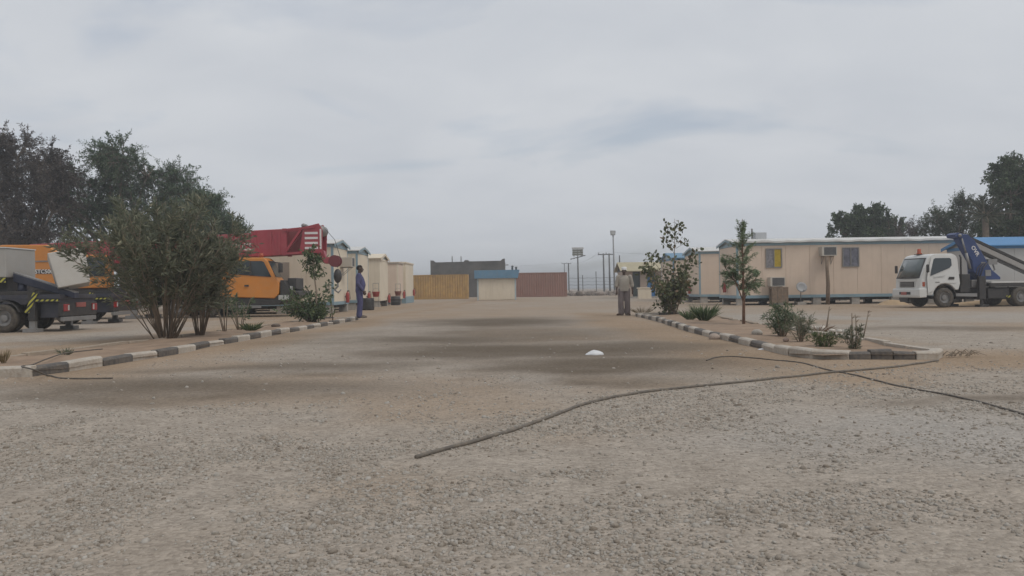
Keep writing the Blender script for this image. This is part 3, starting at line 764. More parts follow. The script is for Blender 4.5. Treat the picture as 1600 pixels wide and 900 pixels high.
def bucket_stand(label, px, py, y, bk=EXT, sc_=1.0):
    q = D(px, py, y)
    t = thing('fire_bucket_stand', label, 'bucket stand', (q.x, y, 0), 0, 'fire bucket stands')
    f = MB()
    for sx in (-1, 1):
        f.tube([(sx * .17, 0, -.05), (sx * .17, 0, 1.45)], .013, 6)
    f.tube([(-.17, 0, 1.44), (.17, 0, 1.44)], .013, 6).tube([(-.17, 0, .3), (.17, 0, .3)], .012, 6)
    f.obj('frame', STEEL, t)
    MB().lathe([(.15, .62), (.17, .64), (.235, .92), (.24, .94), (.225, .94), (.16, .68), (.02, .67)], 20).obj('bucket', bk, t, True)
    MB().tube([(.22, 0, .93), (.14, .02, 1.1), (0, .03, 1.15), (-.14, .02, 1.1), (-.22, 0, .93)], .009, 6).obj('handle', STEEL, t)
bucket_stand('red fire bucket on a stand before the white-gabled cabin', 587.5, 470, 50.3)
bucket_stand('rusty red bucket stand by the tan flat-roofed cabin, farther from the camera', 622, 470, 57.6, mat('rusty_red', (0.22, 0.07, 0.04), .8, .25, 5))

# clutter under the cabins: low wheels and a water can
def dark_drum(label, px, py, y, r, h):
    q = D(px, py, y)
    o = MB().lathe([(r * .9, -.02), (r, .03), (r, h * .33), (r * 1.03, h * .35), (r, h * .37), (r, h * .66), (r * 1.03, h * .68), (r, h * .7), (r, h - .03), (r * .95, h), (r * .9, h - .02)], 20).obj('black_drum', BLACK, None, True, loc=(q.x, y, 0), auto=40)
    props(o, label, 'drum')
dark_drum('short black drum beside the second left cabin, at the knees of the man in blue', 574, 480, 43.2, .36, .62)
dark_drum('low black drum in front of the tan flat-roofed cabin', 618, 472, 56.5, .32, .6)

# ------------------------------------------------------------------ far side of the yard
YEL = mat('container_yellow', (0.50, 0.30, 0.085), .75, .25, 1.3, dust=.55, dustc=(0.25, 0.155, 0.09), streak=.6)
RUSTR = mat('container_red_brown', (0.27, 0.125, 0.088), .75, .12, .8, dust=.3, dustc=(0.27, 0.20, 0.16), streak=.35)
def container(label, cx, y, L=6.06, H=2.6, m=YEL, rz=0.0):
    t = thing('shipping_container', label, 'container', (cx, y + 1.22, 0), rz, 'shipping containers at the far side')
    W = 2.44
    fr = MB()
    for sx in (-1, 1):
        for sy in (-1, 1):
            fr.box(min(sx * L / 2, sx * (L / 2 - .16)), max(sx * L / 2, sx * (L / 2 - .16)), min(sy * W / 2, sy * (W / 2 - .16)), max(sy * W / 2, sy * (W / 2 - .16)), .0, H)
    for z0, z1 in ((0, .16), (H - .12, H)):
        for sy in (-1, 1): fr.box(-L / 2 + .16, L / 2 - .16, min(sy * W / 2, sy * (W / 2 - .1)), max(sy * W / 2, sy * (W / 2 - .1)), z0, z1)
        for sx in (-1, 1): fr.box(min(sx * L / 2, sx * (L / 2 - .1)), max(sx * L / 2, sx * (L / 2 - .1)), -W / 2 + .16, W / 2 - .16, z0, z1)
    fr.obj('frame', m, t, bevel=.01)
    def corr(p0, p1, n, dep):
        """corrugated sheet from p0 to p1 (xy), outward dep"""
        p0, p1 = Vector(p0), Vector(p1); d = p1 - p0; nn = Vector((d.y, -d.x)).normalized() * dep; q = []
        for k in range(n):
            for (u, s) in ((0, 0), (.3, 0), (.5, 1), (.8, 1)): q.append(p0 + d * ((k + u) / n) + nn * s)
        q.append(p1); mm = MB()
        vs = [(v.x, v.y, .1) for v in q] + [(v.x, v.y, H - .08) for v in q]; k = len(q)
        mm.raw(vs, [(i, i + 1, i + 1 + k, i + k) for i in range(k - 1)])
        return mm
    corr((-L / 2 + .15, -W / 2 + .05), (L / 2 - .15, -W / 2 + .05), 21, .036).obj('side_sheet', m, t)
    corr((L / 2 - .15, W / 2 - .05), (-L / 2 + .15, W / 2 - .05), 21, .036).obj('side_sheet', m, t)
    corr((L / 2 - .05, -W / 2 + .15), (L / 2 - .05, W / 2 - .15), 8, .036).obj('end_sheet', m, t)
    corr((-L / 2 + .05, W / 2 - .15), (-L / 2 + .05, -W / 2 + .15), 8, .036).obj('end_sheet', m, t)
    MB().box(-L / 2 + .05, L / 2 - .05, -W / 2 + .05, W / 2 - .05, H - .06, H - .02).obj('roof', m, t)
    for sx in (-1, 1):
        for z in (.0, H - .12):
            MB().box(min(sx * (L / 2 + .004), sx * (L / 2 - .17)), max(sx * (L / 2 + .004), sx * (L / 2 - .17)), -W / 2 - .006, -W / 2 + .12, z - .004, z + .124).obj('corner_casting', m, t, bevel=.01)
    return t
container('rusty yellow shipping container at the end of the left cabin row', D(688.5, 450, 88).x, 88, 5.75, 2.58, YEL)
container('red-brown shipping container right of the blue-roofed kiosk', D(846, 450, 98).x, 98, 6.06, 2.85, RUSTR)
# kiosk
ky = 74.0; kx0, kx1 = D(745.5, 450, ky).x, D(806.5, 450, ky).x
kt = thing('kiosk', 'small beige kiosk with a broad blue flat-roof fascia in the middle distance', 'kiosk', ((kx0 + kx1) / 2, ky + 1.6, 0))
hw = (kx1 - kx0) / 2
kw = MB().box(-hw + .05, hw - .05, -1.55, 1.6, -.05, 2.0).obj('wall', CREAM, kt)
for k in range(3):
    w3 = (2 * hw - .28) / 3
    MB().box(-hw + .14 + k * w3 + .004, -hw + .14 + (k + 1) * w3 - .004, -1.59, -1.551, .05, 1.99).obj('wall_panel', CREAM, kw, bevel=.004, seg=1)
for sx in (-1, 1):
    MB().box(min(sx * hw, sx * (hw - .13)), max(sx * hw, sx * (hw - .13)), -1.6, -1.47, -.05, 2.0).obj('corner_post', TRIMW, kt)
MB().prism([(-hw - .22, 1.94), (hw + .16, 1.94), (hw + .32, 2.68), (-hw - .24, 2.66)], -1.85, 1.8).obj('roof_fascia', KIOSKBLUE, kt, bevel=.015)
q = D(803, 421, ky)
tk = thing('roof_vent', 'two small pipes standing on the kiosk roof', 'vent', (q.x, ky + .6, 2.66))
for dx in (-.14, .2): MB().lathe([(.09, 0), (.09, .3 - dx * .3), (.12, .31 - dx * .3), (.11, .36 - dx * .3), (.02, .38 - dx * .3)], 12).obj('pipe', STEEL, tk, True, loc=(dx, 0, 0))
# dark grey block building
by = 106.0; bx0, bx1 = D(673, 450, by).x, D(789.5, 450, by).x; ztop = D(720, 409, by).z
bt = thing('block_building', 'dark grey flat-roofed block building behind the yellow container', 'building', ((bx0 + bx1) / 2, by + 4, 0))
hb = (bx1 - bx0) / 2
bw = MB().box(-hb, hb, -4, 4, -.1, ztop - .3).obj('wall', DGREY, bt)
cr = ztop - .3
prf = [(-hb, cr), (hb, cr), (hb, cr + .62), (hb - .3, cr + .6), (hb - .55, cr + .36), (.25, cr + .33), (.05, cr + .5), (-.3, cr + .5), (-.55, cr + .3), (-hb + .65, cr + .27), (-hb + .4, cr + .5), (-hb, cr + .52)]
MB().prism(prf, -4.02, -3.8).obj('parapet', DGREY, bt)
for sx in (-1, 1): MB().box(min(sx * hb, sx * (hb - .2)), max(sx * hb, sx * (hb - .2)), -3.79, 4, cr + .001, cr + .3).obj('parapet', DGREY, bt)
for px in (706, 720):
    zq = D(px, 400, by).z; xq = D(px, 400, by).x - (bx0 + bx1) / 2
    MB().tube([(xq, -3.5, cr - .05), (xq, -3.5, zq)], .06, 6).obj('column_bar', STEEL, bt)
MB().tube([(hb, -3.0, cr - .15), (hb + .45, -3.0, cr - .15)], .06, 6).obj('rain_spout', STEEL, bt)
MB().box(D(730, 450, by).x - (bx0 + bx1) / 2 - .5, D(748, 450, by).x - (bx0 + bx1) / 2, -4.6, -4.001, -.05, 2.3).obj('side_store', DGREY, bt)
for k in range(3):
    MB().box(-hb + 1.2 + k * 2.6, -hb + 2.2 + k * 2.6, -4.03, -3.99, 1.0, 2.1).obj('window', VOID, bt)

# shelter with a yellowish roof behind the man in the white cap
sy = 75.0; s0, s1 = D(974, 450, sy).x, D(1050, 450, sy).x
sh = thing('shelter', 'low shelter with a yellowish sheet roof, dark opening and blue door', 'shelter', ((s0 + s1) / 2, sy + 2, 0))
hs = (s1 - s0) / 2; cxs = (s0 + s1) / 2
def sx_(px): return D(px, 450, sy).x - cxs
def sz_(px, py): return D(px, py, sy).z
ez = sz_(1000, 424); rz_ = sz_(1000, 409.5)
PINKW = mat('shelter_wall_pinkish', (0.40, 0.31, 0.25), .85, .1, 1.5, dust=.2)
w = MB()
for (a_, b_) in ((974, 988.5), (1000.5, 1011.5), (1024, 1050)): w.box(sx_(a_), sx_(b_), -2.0, -1.85, -.05, ez - .01)
w.box(-hs, hs, 1.85, 2.0, -.05, ez - .01).box(-hs, -hs + .15, -1.84, 1.84, -.05, ez - .01).box(hs - .15, hs, -1.84, 1.84, -.05, ez - .01)
w.obj('wall', PINKW, sh)
MB().box(-hs, hs, -2.4, -2.01, -.05, .14).obj('step', CONC, sh, bevel=.01)
MB().box(sx_(988.6), sx_(1000.4), -1.8, -1.75, .02, ez - .02).obj('door', mat('door_dark_green', (0.04, 0.05, 0.045), .6), sh)
MB().box(sx_(1011.6), sx_(1023.9), -1.9, -1.86, .02, ez - .02).obj('door', mat('door_blue', (0.03, 0.14, 0.33), .5), sh)
YROOF = mat('roof_yellow_tan', (0.42, 0.37, 0.24), .7, .1, 1.5, dust=.2)
for sgn in (-1, 1):
    e = MB()
    e.raw([(-hs - .3, sgn * 2.5, ez), (hs + .3, sgn * 2.5, ez), (hs + .3, 0, rz_), (-hs - .3, 0, rz_), (-hs - .3, sgn * 2.5, ez + .06), (hs + .3, sgn * 2.5, ez + .06), (hs + .3, 0, rz_ + .06), (-hs - .3, 0, rz_ + .06)],
          [(0, 1, 2, 3), (4, 7, 6, 5), (0, 4, 5, 1), (1, 5, 6, 2), (2, 6, 7, 3), (3, 7, 4, 0)])
    e.obj('roof_sheet', YROOF, sh)
for sx in (-1, 1):
    MB().raw([(sx * hs, -2.4, ez + .0), (sx * hs, 2.4, ez + .0), (sx * hs, 0, rz_)], [(0, 1, 2)]).obj('gable', BLACK, sh)  # black stands in for the shadow on the gable ends
o = MB().box(-.55, .55, -.25, .25, -.05, .85).box(-.62, .62, -.3, .3, .851, .95).obj('counter_block', CREAM, None, bevel=.012, loc=(D(1007, 450, 71).x, 71, 0)); props(o, 'low beige masonry counter before the shelter with the yellowish roof', 'counter')

# ------------------------------------------------------------------ masts, poles and fence on the horizon
def pole_h(label, pxs, ptop, dist, arm, hgt_px=None, r=.19, group='utility poles beyond the fence'):
    cxp = D(sum(pxs) / 2, 450, dist).x
    t = thing('utility_pole', label, 'utility pole', (cxp, dist, 0), 0, group)
    zt = D(pxs[0], ptop, dist).z
    for px in pxs:
        xx = D(px, 450, dist).x - cxp
        MB().tube([(xx - .06, 0, -.3), (xx - .16, 0, zt)], [r * 1.2, r * .85], 8).obj('pole', POLED, t, True)
    MB().box(-arm - .15, arm - .15, -.1, .1, zt - .35, zt - .12).obj('crossarm', POLED, t)
    for k in (-1, 0, 1):
        MB().lathe([(.05, 0), (.14, .06), (.07, .12), (.14, .2), (.06, .28), (.04, .42)], 8).obj('insulator', POLE, t, True, loc=(k * arm * .9 - .15, 0, zt - .121))
    return zt, cxp
zA, xA = pole_h('pair of dark utility poles with a crossarm left of the tall light pole', (944.5, 953.5), 396, 190, 1.9)
zB, xB = pole_h('small pair of utility poles just right of the red-brown container', (883, 889), 411, 330, 1.9)
# floodlight mast
fy = 135.0; fp = D(904, 455, fy)
fm = thing('floodlight_mast', 'mast with stacked floodlights and a tilted crossbar', 'light mast', (fp.x, fy, 0))
zt = D(903, 402, fy).z
MB().tube([(0, 0, -.2), (-.06, 0, zt)], [.14, .10], 8).obj('pole', POLED, fm, True)
MB().box(-1.25, 1.25, -.08, .08, -.07, .07, Matrix.Translation((-.03, 0, zt)) @ Matrix.Rotation(R(-14), 4, 'Y')).obj('crossbar', POLED, fm)
FLD = mat('floodlight_olive', (0.15, 0.145, 0.11), .6)
for r_ in range(3):
    for c_ in (-1, 0, 1):
        MB().prism([(-.26, 0), (.26, 0), (.3, .3), (-.3, .3)], -.22, .12).obj('floodlight', FLD, fm, bevel=.02, loc=(-.06 + c_ * .58, 0, zt + .28 + r_ * .34))
MB().box(-.95, .92, -.3, .3, 0, .28).obj('top_panel', mat('panel_pale', (0.5, 0.5, 0.49), .5), fm, bevel=.02, loc=(-.03, 0, zt + 1.32))
MB().tube([(-.06, .14, zt - .1), (-.06, .14, zt + 1.33)], .06, 6).obj('bracket', POLED, fm)
for c_ in (-.6, .6): MB().tube([(c_ - .06, .13, zt + .05), (c_ - .06, .13, zt + 1.33)], .04, 6).obj('bracket', POLED, fm)
# single light pole
ly = 118.0; lp = D(960.5, 455, ly)
lm = thing('light_pole', 'tall grey light pole with one square lamp head on top', 'light pole', (lp.x, ly, 0))
zt = D(957, 367, ly).z
MB().tube([(0, 0, -.2), (-.12, 0, zt)], [.14, .09], 10).obj('pole', POLE, lm, True)
MB().prism([(-.34, .0), (.28, .0), (.34, .62), (-.38, .66)], -.25, .25).obj('lamp_head', STEEL, lm, bevel=.03, loc=(-.12, 0, zt - .05))
MB().box(-.28, .22, -.262, -.251, .08, .55).obj('lamp_glass', LAMP, lm, loc=(-.12, 0, zt - .05))
q = D(968.5, 399, 95)
o = MB().tube([(0, 0, -.2), (-.05, 0, q.z)], [.09, .06], 8).obj('plain_pole', POLED, None, True, loc=(q.x, 95, 0)); props(o, 'plain thin pole rising right behind the white cap', 'pole')
# perimeter fence
fx0, fx1 = D(889, 455, 125).x, D(1000, 455, 125).x
fe = thing('wire_fence', 'wire perimeter fence with thin posts across the gap in the buildings', 'fence', ((fx0 + fx1) / 2, 125, 0))
hf = (fx1 - fx0) / 2
for (px, top) in ((889.5, 411), (911, 430), (932, 424), (954, 430), (976, 428), (998, 428)):
    xx = D(px, 450, 125).x - (fx0 + fx1) / 2
    MB().tube([(xx, 0, -.2), (xx - .05, 0, D(px, top, 125).z)], .055, 6).obj('post', POLED, fe)
for z in (.5, .95, 1.42, 1.9, 2.45):
    pts = [(-hf + 2 * hf * k / 40, 0, z + .03 * math.sin(k * 1.3)) for k in range(41)]
    MB().tube(pts, .03 if z > 2 or abs(z - 1.42) < .1 else .014, 4).obj('wire', POLED, fe)
# overhead wires between the poles
for k, (xa, za, ya, xb, zb, yb) in enumerate(((xB - 1.5, zB + .2, 330, xB - 40, zB + .5, 330), (xA + 1.6, zA + .2, 190, xA + 60, zA + .6, 190), (xA - 1.9, zA + .2, 190, xB + 1.5, zB + .3, 330))):
    pts = [(xa + (xb - xa) * i / 16, ya + (yb - ya) * i / 16, za + (zb - za) * i / 16 - 1.2 * 4 * (i / 16) * (1 - i / 16)) for i in range(17)]
    o = MB().tube(pts, .022, 4).obj('overhead_wire', POLED)
    props(o, ('thin overhead wire leaving the small utility poles to the left', 'thin overhead wire leaving the pole pair to the right', 'thin overhead wire strung between the two pairs of utility poles')[k], 'wire')

# rubble and scrub under the fence
RUB = stone_mat('rubble_stone', [(0.16, 0.13, 0.11), (0.26, 0.21, 0.18), (0.33, 0.28, 0.24), (0.12, 0.10, 0.08)])
n = 420; P = np.stack([rng.uniform(D(886, 455, 112).x, D(985, 455, 112).x, n), rng.uniform(104, 122, n), np.full(n, .05)], -1)
rad = np.clip(np.exp(rng.normal(math.log(.22), .5, n)), .08, .7); P[:, 2] = rad * .3
props(link_mesh('rubble', stones_mesh('rubble', P, rad, RUB)), 'heap of broken stone and earth along the foot of the fence', 'rubble', None, 'stuff')

# ------------------------------------------------------------------ vehicles (local x forward, y left, z up)
def wheel(root, x, y, r, w, side, rimm=STEEL):
    """side +1: outer face towards +y"""
    M = Matrix.Translation((x, y, r)) @ Matrix.Rotation(R(-90 * side), 4, 'X')
    h = w / 2
    wh = MB().lathe([(r * .60, -h), (r * .80, -h * 1.02), (r * .95, -h * .9), (r, -h * .62), (r, h * .62), (r * .95, h * .9), (r * .80, h * 1.02), (r * .60, h), (r * .58, h * .6), (r * .58, -h * .6)], 28, M).obj('wheel', RUBBER, root, True, auto=50)
    rim = MB().lathe([(r * .575, -h * .55), (r * .575, h * .72), (r * .53, h * .78), (r * .50, h * .35), (r * .30, h * .20), (r * .24, h * .62), (r * .14, h * .70), (.01, h * .70)], 24, M)
    for k in range(6):
        a = k * PI / 3; c = M @ Vector((r * .37 * math.cos(a), r * .37 * math.sin(a), h * .3))
        rim.ball(c, r * .04, 6, 4)
    rim.obj('rim', rimm, wh, True, auto=40)
    return wh
def arc(cx, cz, r, a0, a1, n=9):
    return [(cx + r * math.cos(R(a0 + (a1 - a0) * k / (n - 1))), cz + r * math.sin(R(a0 + (a1 - a0) * k / (n - 1)))) for k in range(n)]

def loader_truck():
    q = G(1480, 475.5)
    loc = D(1412, 470, 33.4)
    t = thing('loader_truck', 'white cab-over flatbed truck with a folded blue loader crane, parked by the peach cabin', 'truck', (loc.x + .62, 34.4, 0), PI + R(7))
    hw0 = .93
    def hwid(z): return hw0 if z < 1.25 else hw0 - (z - 1.25) * .13
    def fy(z, sd, x):
        nose = .10 * max(0.0, (x + .22) / .22) if x > -.22 else 0.0
        return (1 if sd else -1) * (hwid(z) - nose)
    fa, wr = -1.05, .395
    prof = [(-.02, .50), (0.0, .80), (-.02, 1.17), (-.20, 1.62), (-.37, 2.00), (-.47, 2.12), (-.70, 2.18), (-1.45, 2.18), (-1.62, 2.10), (-1.68, 1.95), (-1.72, .92), (-1.60, .80)] + arc(fa, .42, .53, 38, 150, 9) + [(-.57 + .0, .50)]
    prof = [(-.02, .50), (0.0, .80), (-.02, 1.17), (-.20, 1.62), (-.37, 2.00), (-.47, 2.12), (-.70, 2.18), (-1.45, 2.18), (-1.62, 2.10), (-1.68, 1.95), (-1.72, .95), (-1.64, .70)] + arc(fa, .44, .52, 150, 8, 10) + [(-.50, .50)]
    cab = MB().prism(prof, -hw0, hw0, fy).obj('cab', WHITEP, t, bevel=.035, seg=3)
    for p in cab.data.polygons: p.use_smooth = False
    def side_poly(poly, s, th, off=.004):
        m = MB(); n = len(poly)
        vs = [(x, s * (hwid(z) + off), z) for x, z in poly] + [(x, s * (hwid(z) + off + th), z) for x, z in poly]
        m.raw(vs, [tuple(range(n)), tuple(range(2 * n - 1, n - 1, -1))] + [(i, i + n, (i + 1) % n + n, (i + 1) % n) for i in range(n)])
        return m
    for s in (1, -1):
        door = side_poly([(-.30, .58), (-.27, 1.20), (-.36, 1.55), (-.53, 2.04), (-.70, 2.10), (-1.42, 2.10), (-1.52, 2.02), (-1.54, .98)] + arc(fa, .44, .56, 105, 25, 6), s, .012).obj('door', WHITEP, t, bevel=.008)
        side_poly([(-.42, 1.28), (-.47, 1.52), (-.62, 1.96), (-.70, 2.00), (-1.32, 2.00), (-1.38, 1.95), (-1.38, 1.70), (-1.28, 1.60)], s, .006, .0165).obj('side_window', GLASS, door)
        side_poly([(-1.18, 1.13), (-1.44, 1.13), (-1.45, 1.23), (-1.22, 1.24)], s, .015, .0165).obj('handle', BLACK, door, bevel=.01)
        side_poly([(-.62, 1.00), (-.80, 1.00), (-.80, 1.04), (-.62, 1.04)], s, .004, .0165).obj('badge', STEEL, door)
        side_poly([(-.55, 1.20), (-1.05, 1.26), (-1.05, 1.29), (-.55, 1.24)], s, .003, .0165).obj('door_crease', mat('crease_greyer_white', (0.45, 0.45, 0.44), .5), door)  # crease strip in a greyer white than the door
        # wing mirror
        mm = MB().tube([(-.30, s * (hw0 - .02), 1.42), (-.20, s * (hw0 + .16), 1.45), (-.20, s * (hw0 + .16), 1.75)], .014, 6)
        mr = mm.obj('mirror', BLACK, t, True)
        MB().box(-.235, -.18, s * (hw0 + .16) - .08, s * (hw0 + .16) + .08, 1.42, 1.74).obj('mirror_head', BLACK, mr, bevel=.02)
        # head and side lamps on the front corners
        lm_ = MB(); y0, y1 = s * .50, s * .84
        lm_.raw([(.012, y0, .82), (-.06, y1, .84), (-.07, y1, 1.06), (.0, y0 + s * .05, 1.04), (-.05, y0, .82), (-.14, y1, .84), (-.14, y1, 1.06), (-.06, y0 + s * .05, 1.04)],
                [(0, 1, 2, 3), (7, 6, 5, 4), (0, 4, 5, 1), (1, 5, 6, 2), (2, 6, 7, 3), (3, 7, 4, 0)])
        lm_.obj('headlight', LAMP, t, bevel=.01)
        MB().raw([(-.10, s * .846, .86), (-.2, s * .90, .86), (-.2, s * .90, 1.04), (-.10, s * .846, 1.04), (-.10, s * .80, .86), (-.2, s * .85, .86), (-.2, s * .85, 1.04), (-.10, s * .80, 1.04)],
                 [(0, 1, 2, 3), (7, 6, 5, 4), (0, 4, 5, 1), (1, 5, 6, 2), (2, 6, 7, 3), (3, 7, 4, 0)]).obj('indicator', AMBER, t)
        wheel(t, fa, s * (hw0 - .12), wr, .22, s)
        for xr in (-4.35,):
            wheel(t, xr, s * (hw0 - .02), wr, .22, s); wheel(t, xr, s * (hw0 - .27), wr, .2, s)
        # mud guard behind the wheel
        g = MB(); gp = arc(fa, .44, .50, 170, 60, 8); gi = arc(fa, .44, .47, 60, 170, 8)
        g.prism(gp + gi, s * (hw0 - .30), s * (hw0 - .03)); g.obj('wheel_arch', BLACK, t)
    # windscreen with its dark rubber
    def wpt(x_off, y, k):  # k 0 bottom .. 1 top
        z = 1.20 + k * .80
        x = (-.03 - (z - 1.17) / .45 * .18) if z < 1.62 else (-.20 - (z - 1.62) / .38 * .17)
        return (x + x_off, y, z)
    wsr = MB(); g = MB()
    for (mb, y_, k0, k1, xo, th) in ((wsr, .80, -.01, 1.03, .018, .02), (g, .74, .05, .97, .034, .012)):
        rows = [k0, .5 * (k0 + k1) , k1]; vs = []
        for k in rows:
            yy = y_ - .06 * k
            for y in (-yy, -yy * .5, 0, yy * .5, yy):
                bul = .05 * (1 - (y / yy) ** 2)
                a = wpt(xo + bul, y, k); vs.append(a)
        n = len(vs); vs += [(x - th - .10, y, z) for x, y, z in vs]
        fs = []
        for i in range(2):
            for j in range(4):
                a = i * 5 + j; fs.append((a, a + 1, a + 6, a + 5)); fs.append((n + a, n + a + 5, n + a + 6, n + a + 1))
        ring = [0, 1, 2, 3, 4, 9, 14, 13, 12, 11, 10, 5]
        for i in range(12):
            a, b = ring[i], ring[(i + 1) % 12]; fs.append((a, a + n, b + n, b))
        mb.raw(vs, fs)
    ws = wsr.obj('windscreen_seal', BLACK, t)
    g.obj('windscreen', glass_mat('windscreen_glass', (0.10, 0.12, 0.12), .06), t, True)
    for s in (-.35, .25): MB().tube([(.06, s, 1.22), (.02, s + .28, 1.33)], .012, 5).obj('wiper', BLACK, t)
    # grille, bumper, plate, roof beacon
    MB().box(-.03, .012, -.48, .48, .83, 1.05).obj('grille', BLACK, t, bevel=.01)
    for k in range(3): MB().box(.0121, .02, -.46, .46, .86 + k * .06, .88 + k * .06).obj('grille_bar', STEEL, t)
    MB().box(-.02, .006, -.62, .62, 1.07, 1.16).obj('bonnet_strip', WHITEP, t, bevel=.01)
    bp = MB().prism([(-.25, .42), (.06, .40), (.085, .50), (.07, .76), (-.0, .78), (-.25, .78)], -.95, .95).obj('bumper', WHITEP, t, bevel=.03)
    MB().box(.0851, .092, -.42, .36, .53, .64).obj('bumper_intake', BLACK, bp, bevel=.01)
    MB().box(.0921, .10, -.28, .10, .52, .64).obj('registration_plate', PLATE, bp)
    MB().box(-.06, .05, -.45, .1, .22, .395).obj('number_board', BLACK, t, bevel=.01)
    bc = MB().lathe([(.11, 0), (.11, .05), (.075, .06), (.075, .2), (.05, .235), (.01, .24)], 16).obj('beacon', AMBER, t, True, loc=(-.62, -.1, 2.185), auto=40)
    MB().box(-.14, .14, -.14, .14, -.02, .012).obj('beacon_base', BLACK, bc)
    # chassis, black bulkhead, deck
    ch = MB()
    for s in (-1, 1): ch.box(-6.4, -.3, s * .38 - .05, s * .38 + .05, .55, .78)
    for xx in (-1.9, -3.1, -4.35, -5.6): ch.box(xx - .06, xx + .06, -.33, .33, .58, .74)
    ch.tube([(fa, -.75, wr), (fa, .75, wr)], .06, 8).tube([(-4.35, -.8, wr), (-4.35, .8, wr)], .08, 8)
    ch.obj('chassis', BLACK, t)
    MB().box(-2.25, -1.80, -.80, .80, .60, 1.34).obj('engine_box', BLACK, t, bevel=.02)
    MB().tube([(-1.80, .86, .9), (-1.80, .86, 2.0), (-1.76, .84, 2.12)], .035, 8).obj('snorkel', BLACK, t, True)
    dk = MB().box(-6.5, -3.05, -.98, .98, .96, 1.02).obj('deck', WHITEP, t, bevel=.008)
    MB().box(-6.5, -3.0, .90, .97, .80, .955).box(-6.5, -3.0, -.97, -.90, .80, .955).obj('deck_rail', BLACK, t)
    MB().box(-4.9, -4.55, .72, .9, .58, .799).obj('tool_box', WHITEP, t, bevel=.015)
    MB().box(-3.9, -2.95, .55, .9, .32, .75).obj('fuel_tank', BLACK, t, bevel=.03)
    MB().box(-5.0, -3.75, .905, .925, .36, .44).obj('side_guard', HAZ, t)
    for xx in (-4.9, -3.85): MB().box(xx - .02, xx + .02, .87, .904, .36, .80).obj('guard_bracket', BLACK, t)
    # loader: base, outriggers with feet, column, blue arm, grey extension boom
    MB().box(-3.0, -2.35, -.75, .75, .79, 1.10).obj('loader_base', STEEL, t, bevel=.02)
    for s in (1, -1):
        og = MB().box(-2.78, -2.5, s * .93 - .08, s * .93 + .08, .30, 1.25).obj('outrigger', BLACK, t, bevel=.012)
        MB().box(-2.69, -2.59, s * .93 - .05, s * .93 + .05, .09, .299).box(-2.84, -2.44, s * .93 - .16, s * .93 + .16, -.005, .089).obj('outrigger_foot', BLACK, og, bevel=.01)
        MB().box(-2.70, -2.58, min(s * .76, s * .849), max(s * .76, s * .849), .88, 1.04).obj('outrigger_beam', STEEL, og)
    MB().tube([(-2.95, .0, 1.0), (-2.95, .0, 1.6)], .2, 12).obj('column', CBLUE, t, True)
    arm = MB().prism([(-3.75, 1.10), (-2.88, 1.10), (-2.55, 1.42), (-2.50, 1.85), (-1.92, 2.78), (-2.0, 2.96), (-2.30, 2.98), (-2.62, 2.72), (-3.38, 1.50), (-3.75, 1.20)], .22, .60).obj('main_arm', CBLUE, t, bevel=.025)
    MB().prism([(-2.02, 2.80), (-1.72, 2.84), (-1.66, 2.96), (-1.80, 3.04), (-2.05, 2.99)], .12, .70).obj('elbow', CBLUE, t, bevel=.02)
    MB().tube([(-1.88, .08, 2.92), (-1.88, .74, 2.92)], .07, 12).obj('elbow_pin', STEEL, t, True)
    MB().tube([(-2.35, .66, 1.55), (-2.18, .66, 2.2)], .055, 10).tube([(-2.18, .66, 2.2), (-2.0, .66, 2.8)], .032, 8).obj('arm_cylinder', STEEL, t, True)
    d_ = Vector((-1.0, 0, -.44)).normalized()
    nrm = Vector((-.44, 0, 1.0)).normalized() * -1
    def beam(name, a, L_, y0, y1, hgt, mm):
        a = Vector(a); b = a + d_ * L_; u = Vector((-d_.z, 0, d_.x)) * -1
        if u.z < 0: u = -u
        MB().prism([(a.x, a.z), (b.x, b.z), (b.x + u.x * hgt, b.z + u.z * hgt), (a.x + u.x * hgt, a.z + u.z * hgt)], y0, y1).obj(name, mm, t, bevel=.012)
    beam('extension_boom', (-2.42, 0, 2.56), 4.2, .24, .5, .20, mat('boom_grey', (0.30, 0.29, 0.28), .5, .1, 2, dust=.2))
    beam('boom_cylinder', (-2.5, 0, 2.80), 3.9, .30, .44, .11, BLACK)
    beam('boom_underside', (-2.6, 0, 2.38), 3.2, .26, .48, .10, BLACK)
    MB().tube([(-3.45, .42, 2.2), (-3.45, .42, 1.95)], .02, 6).box(-3.65, -3.25, .3, .55, 1.72, 1.95).tube([(-3.55, .42, 1.72), (-3.62, .42, 1.5), (-3.45, .42, 1.42), (-3.38, .42, 1.55)], .035, 6).obj('grab', STEEL, t, bevel=.0)
    for k in range(3): MB().tube([(-2.62 - k * .1, .62, 1.25), (-2.7 - k * .13, .64, 1.6), (-2.95 - k * .1, .63, 1.8)], .016, 6).obj('hydraulic_hose', RUBBER, t, True)
    MB().box(-3.3, -3.05, .605, .63, 1.25, 1.5).obj('control_plate', STEEL, t)
    # letters down the arm, reading with the slope
    ang = math.atan2(2.72 - 1.50, -2.62 + 3.38)
    Ml = Matrix.Translation((-2.44, .605, 2.44)) @ Matrix.Rotation(PI, 4, 'Z') @ Matrix.Rotation(R(90), 4, 'X') @ Matrix.Rotation(-ang * .97, 4, 'Z')
    lettering('lettering', 'OVR', .23, WHITE, t, Ml)
    Ml2 = Matrix.Translation((-2.92, .605, 1.86)) @ Matrix.Rotation(PI, 4, 'Z') @ Matrix.Rotation(R(90), 4, 'X')
    MB().box(-3.08, -2.88, .601, .606, 1.78, 1.83).obj('maker_plate', STEEL, t)
    return t
loader_truck()

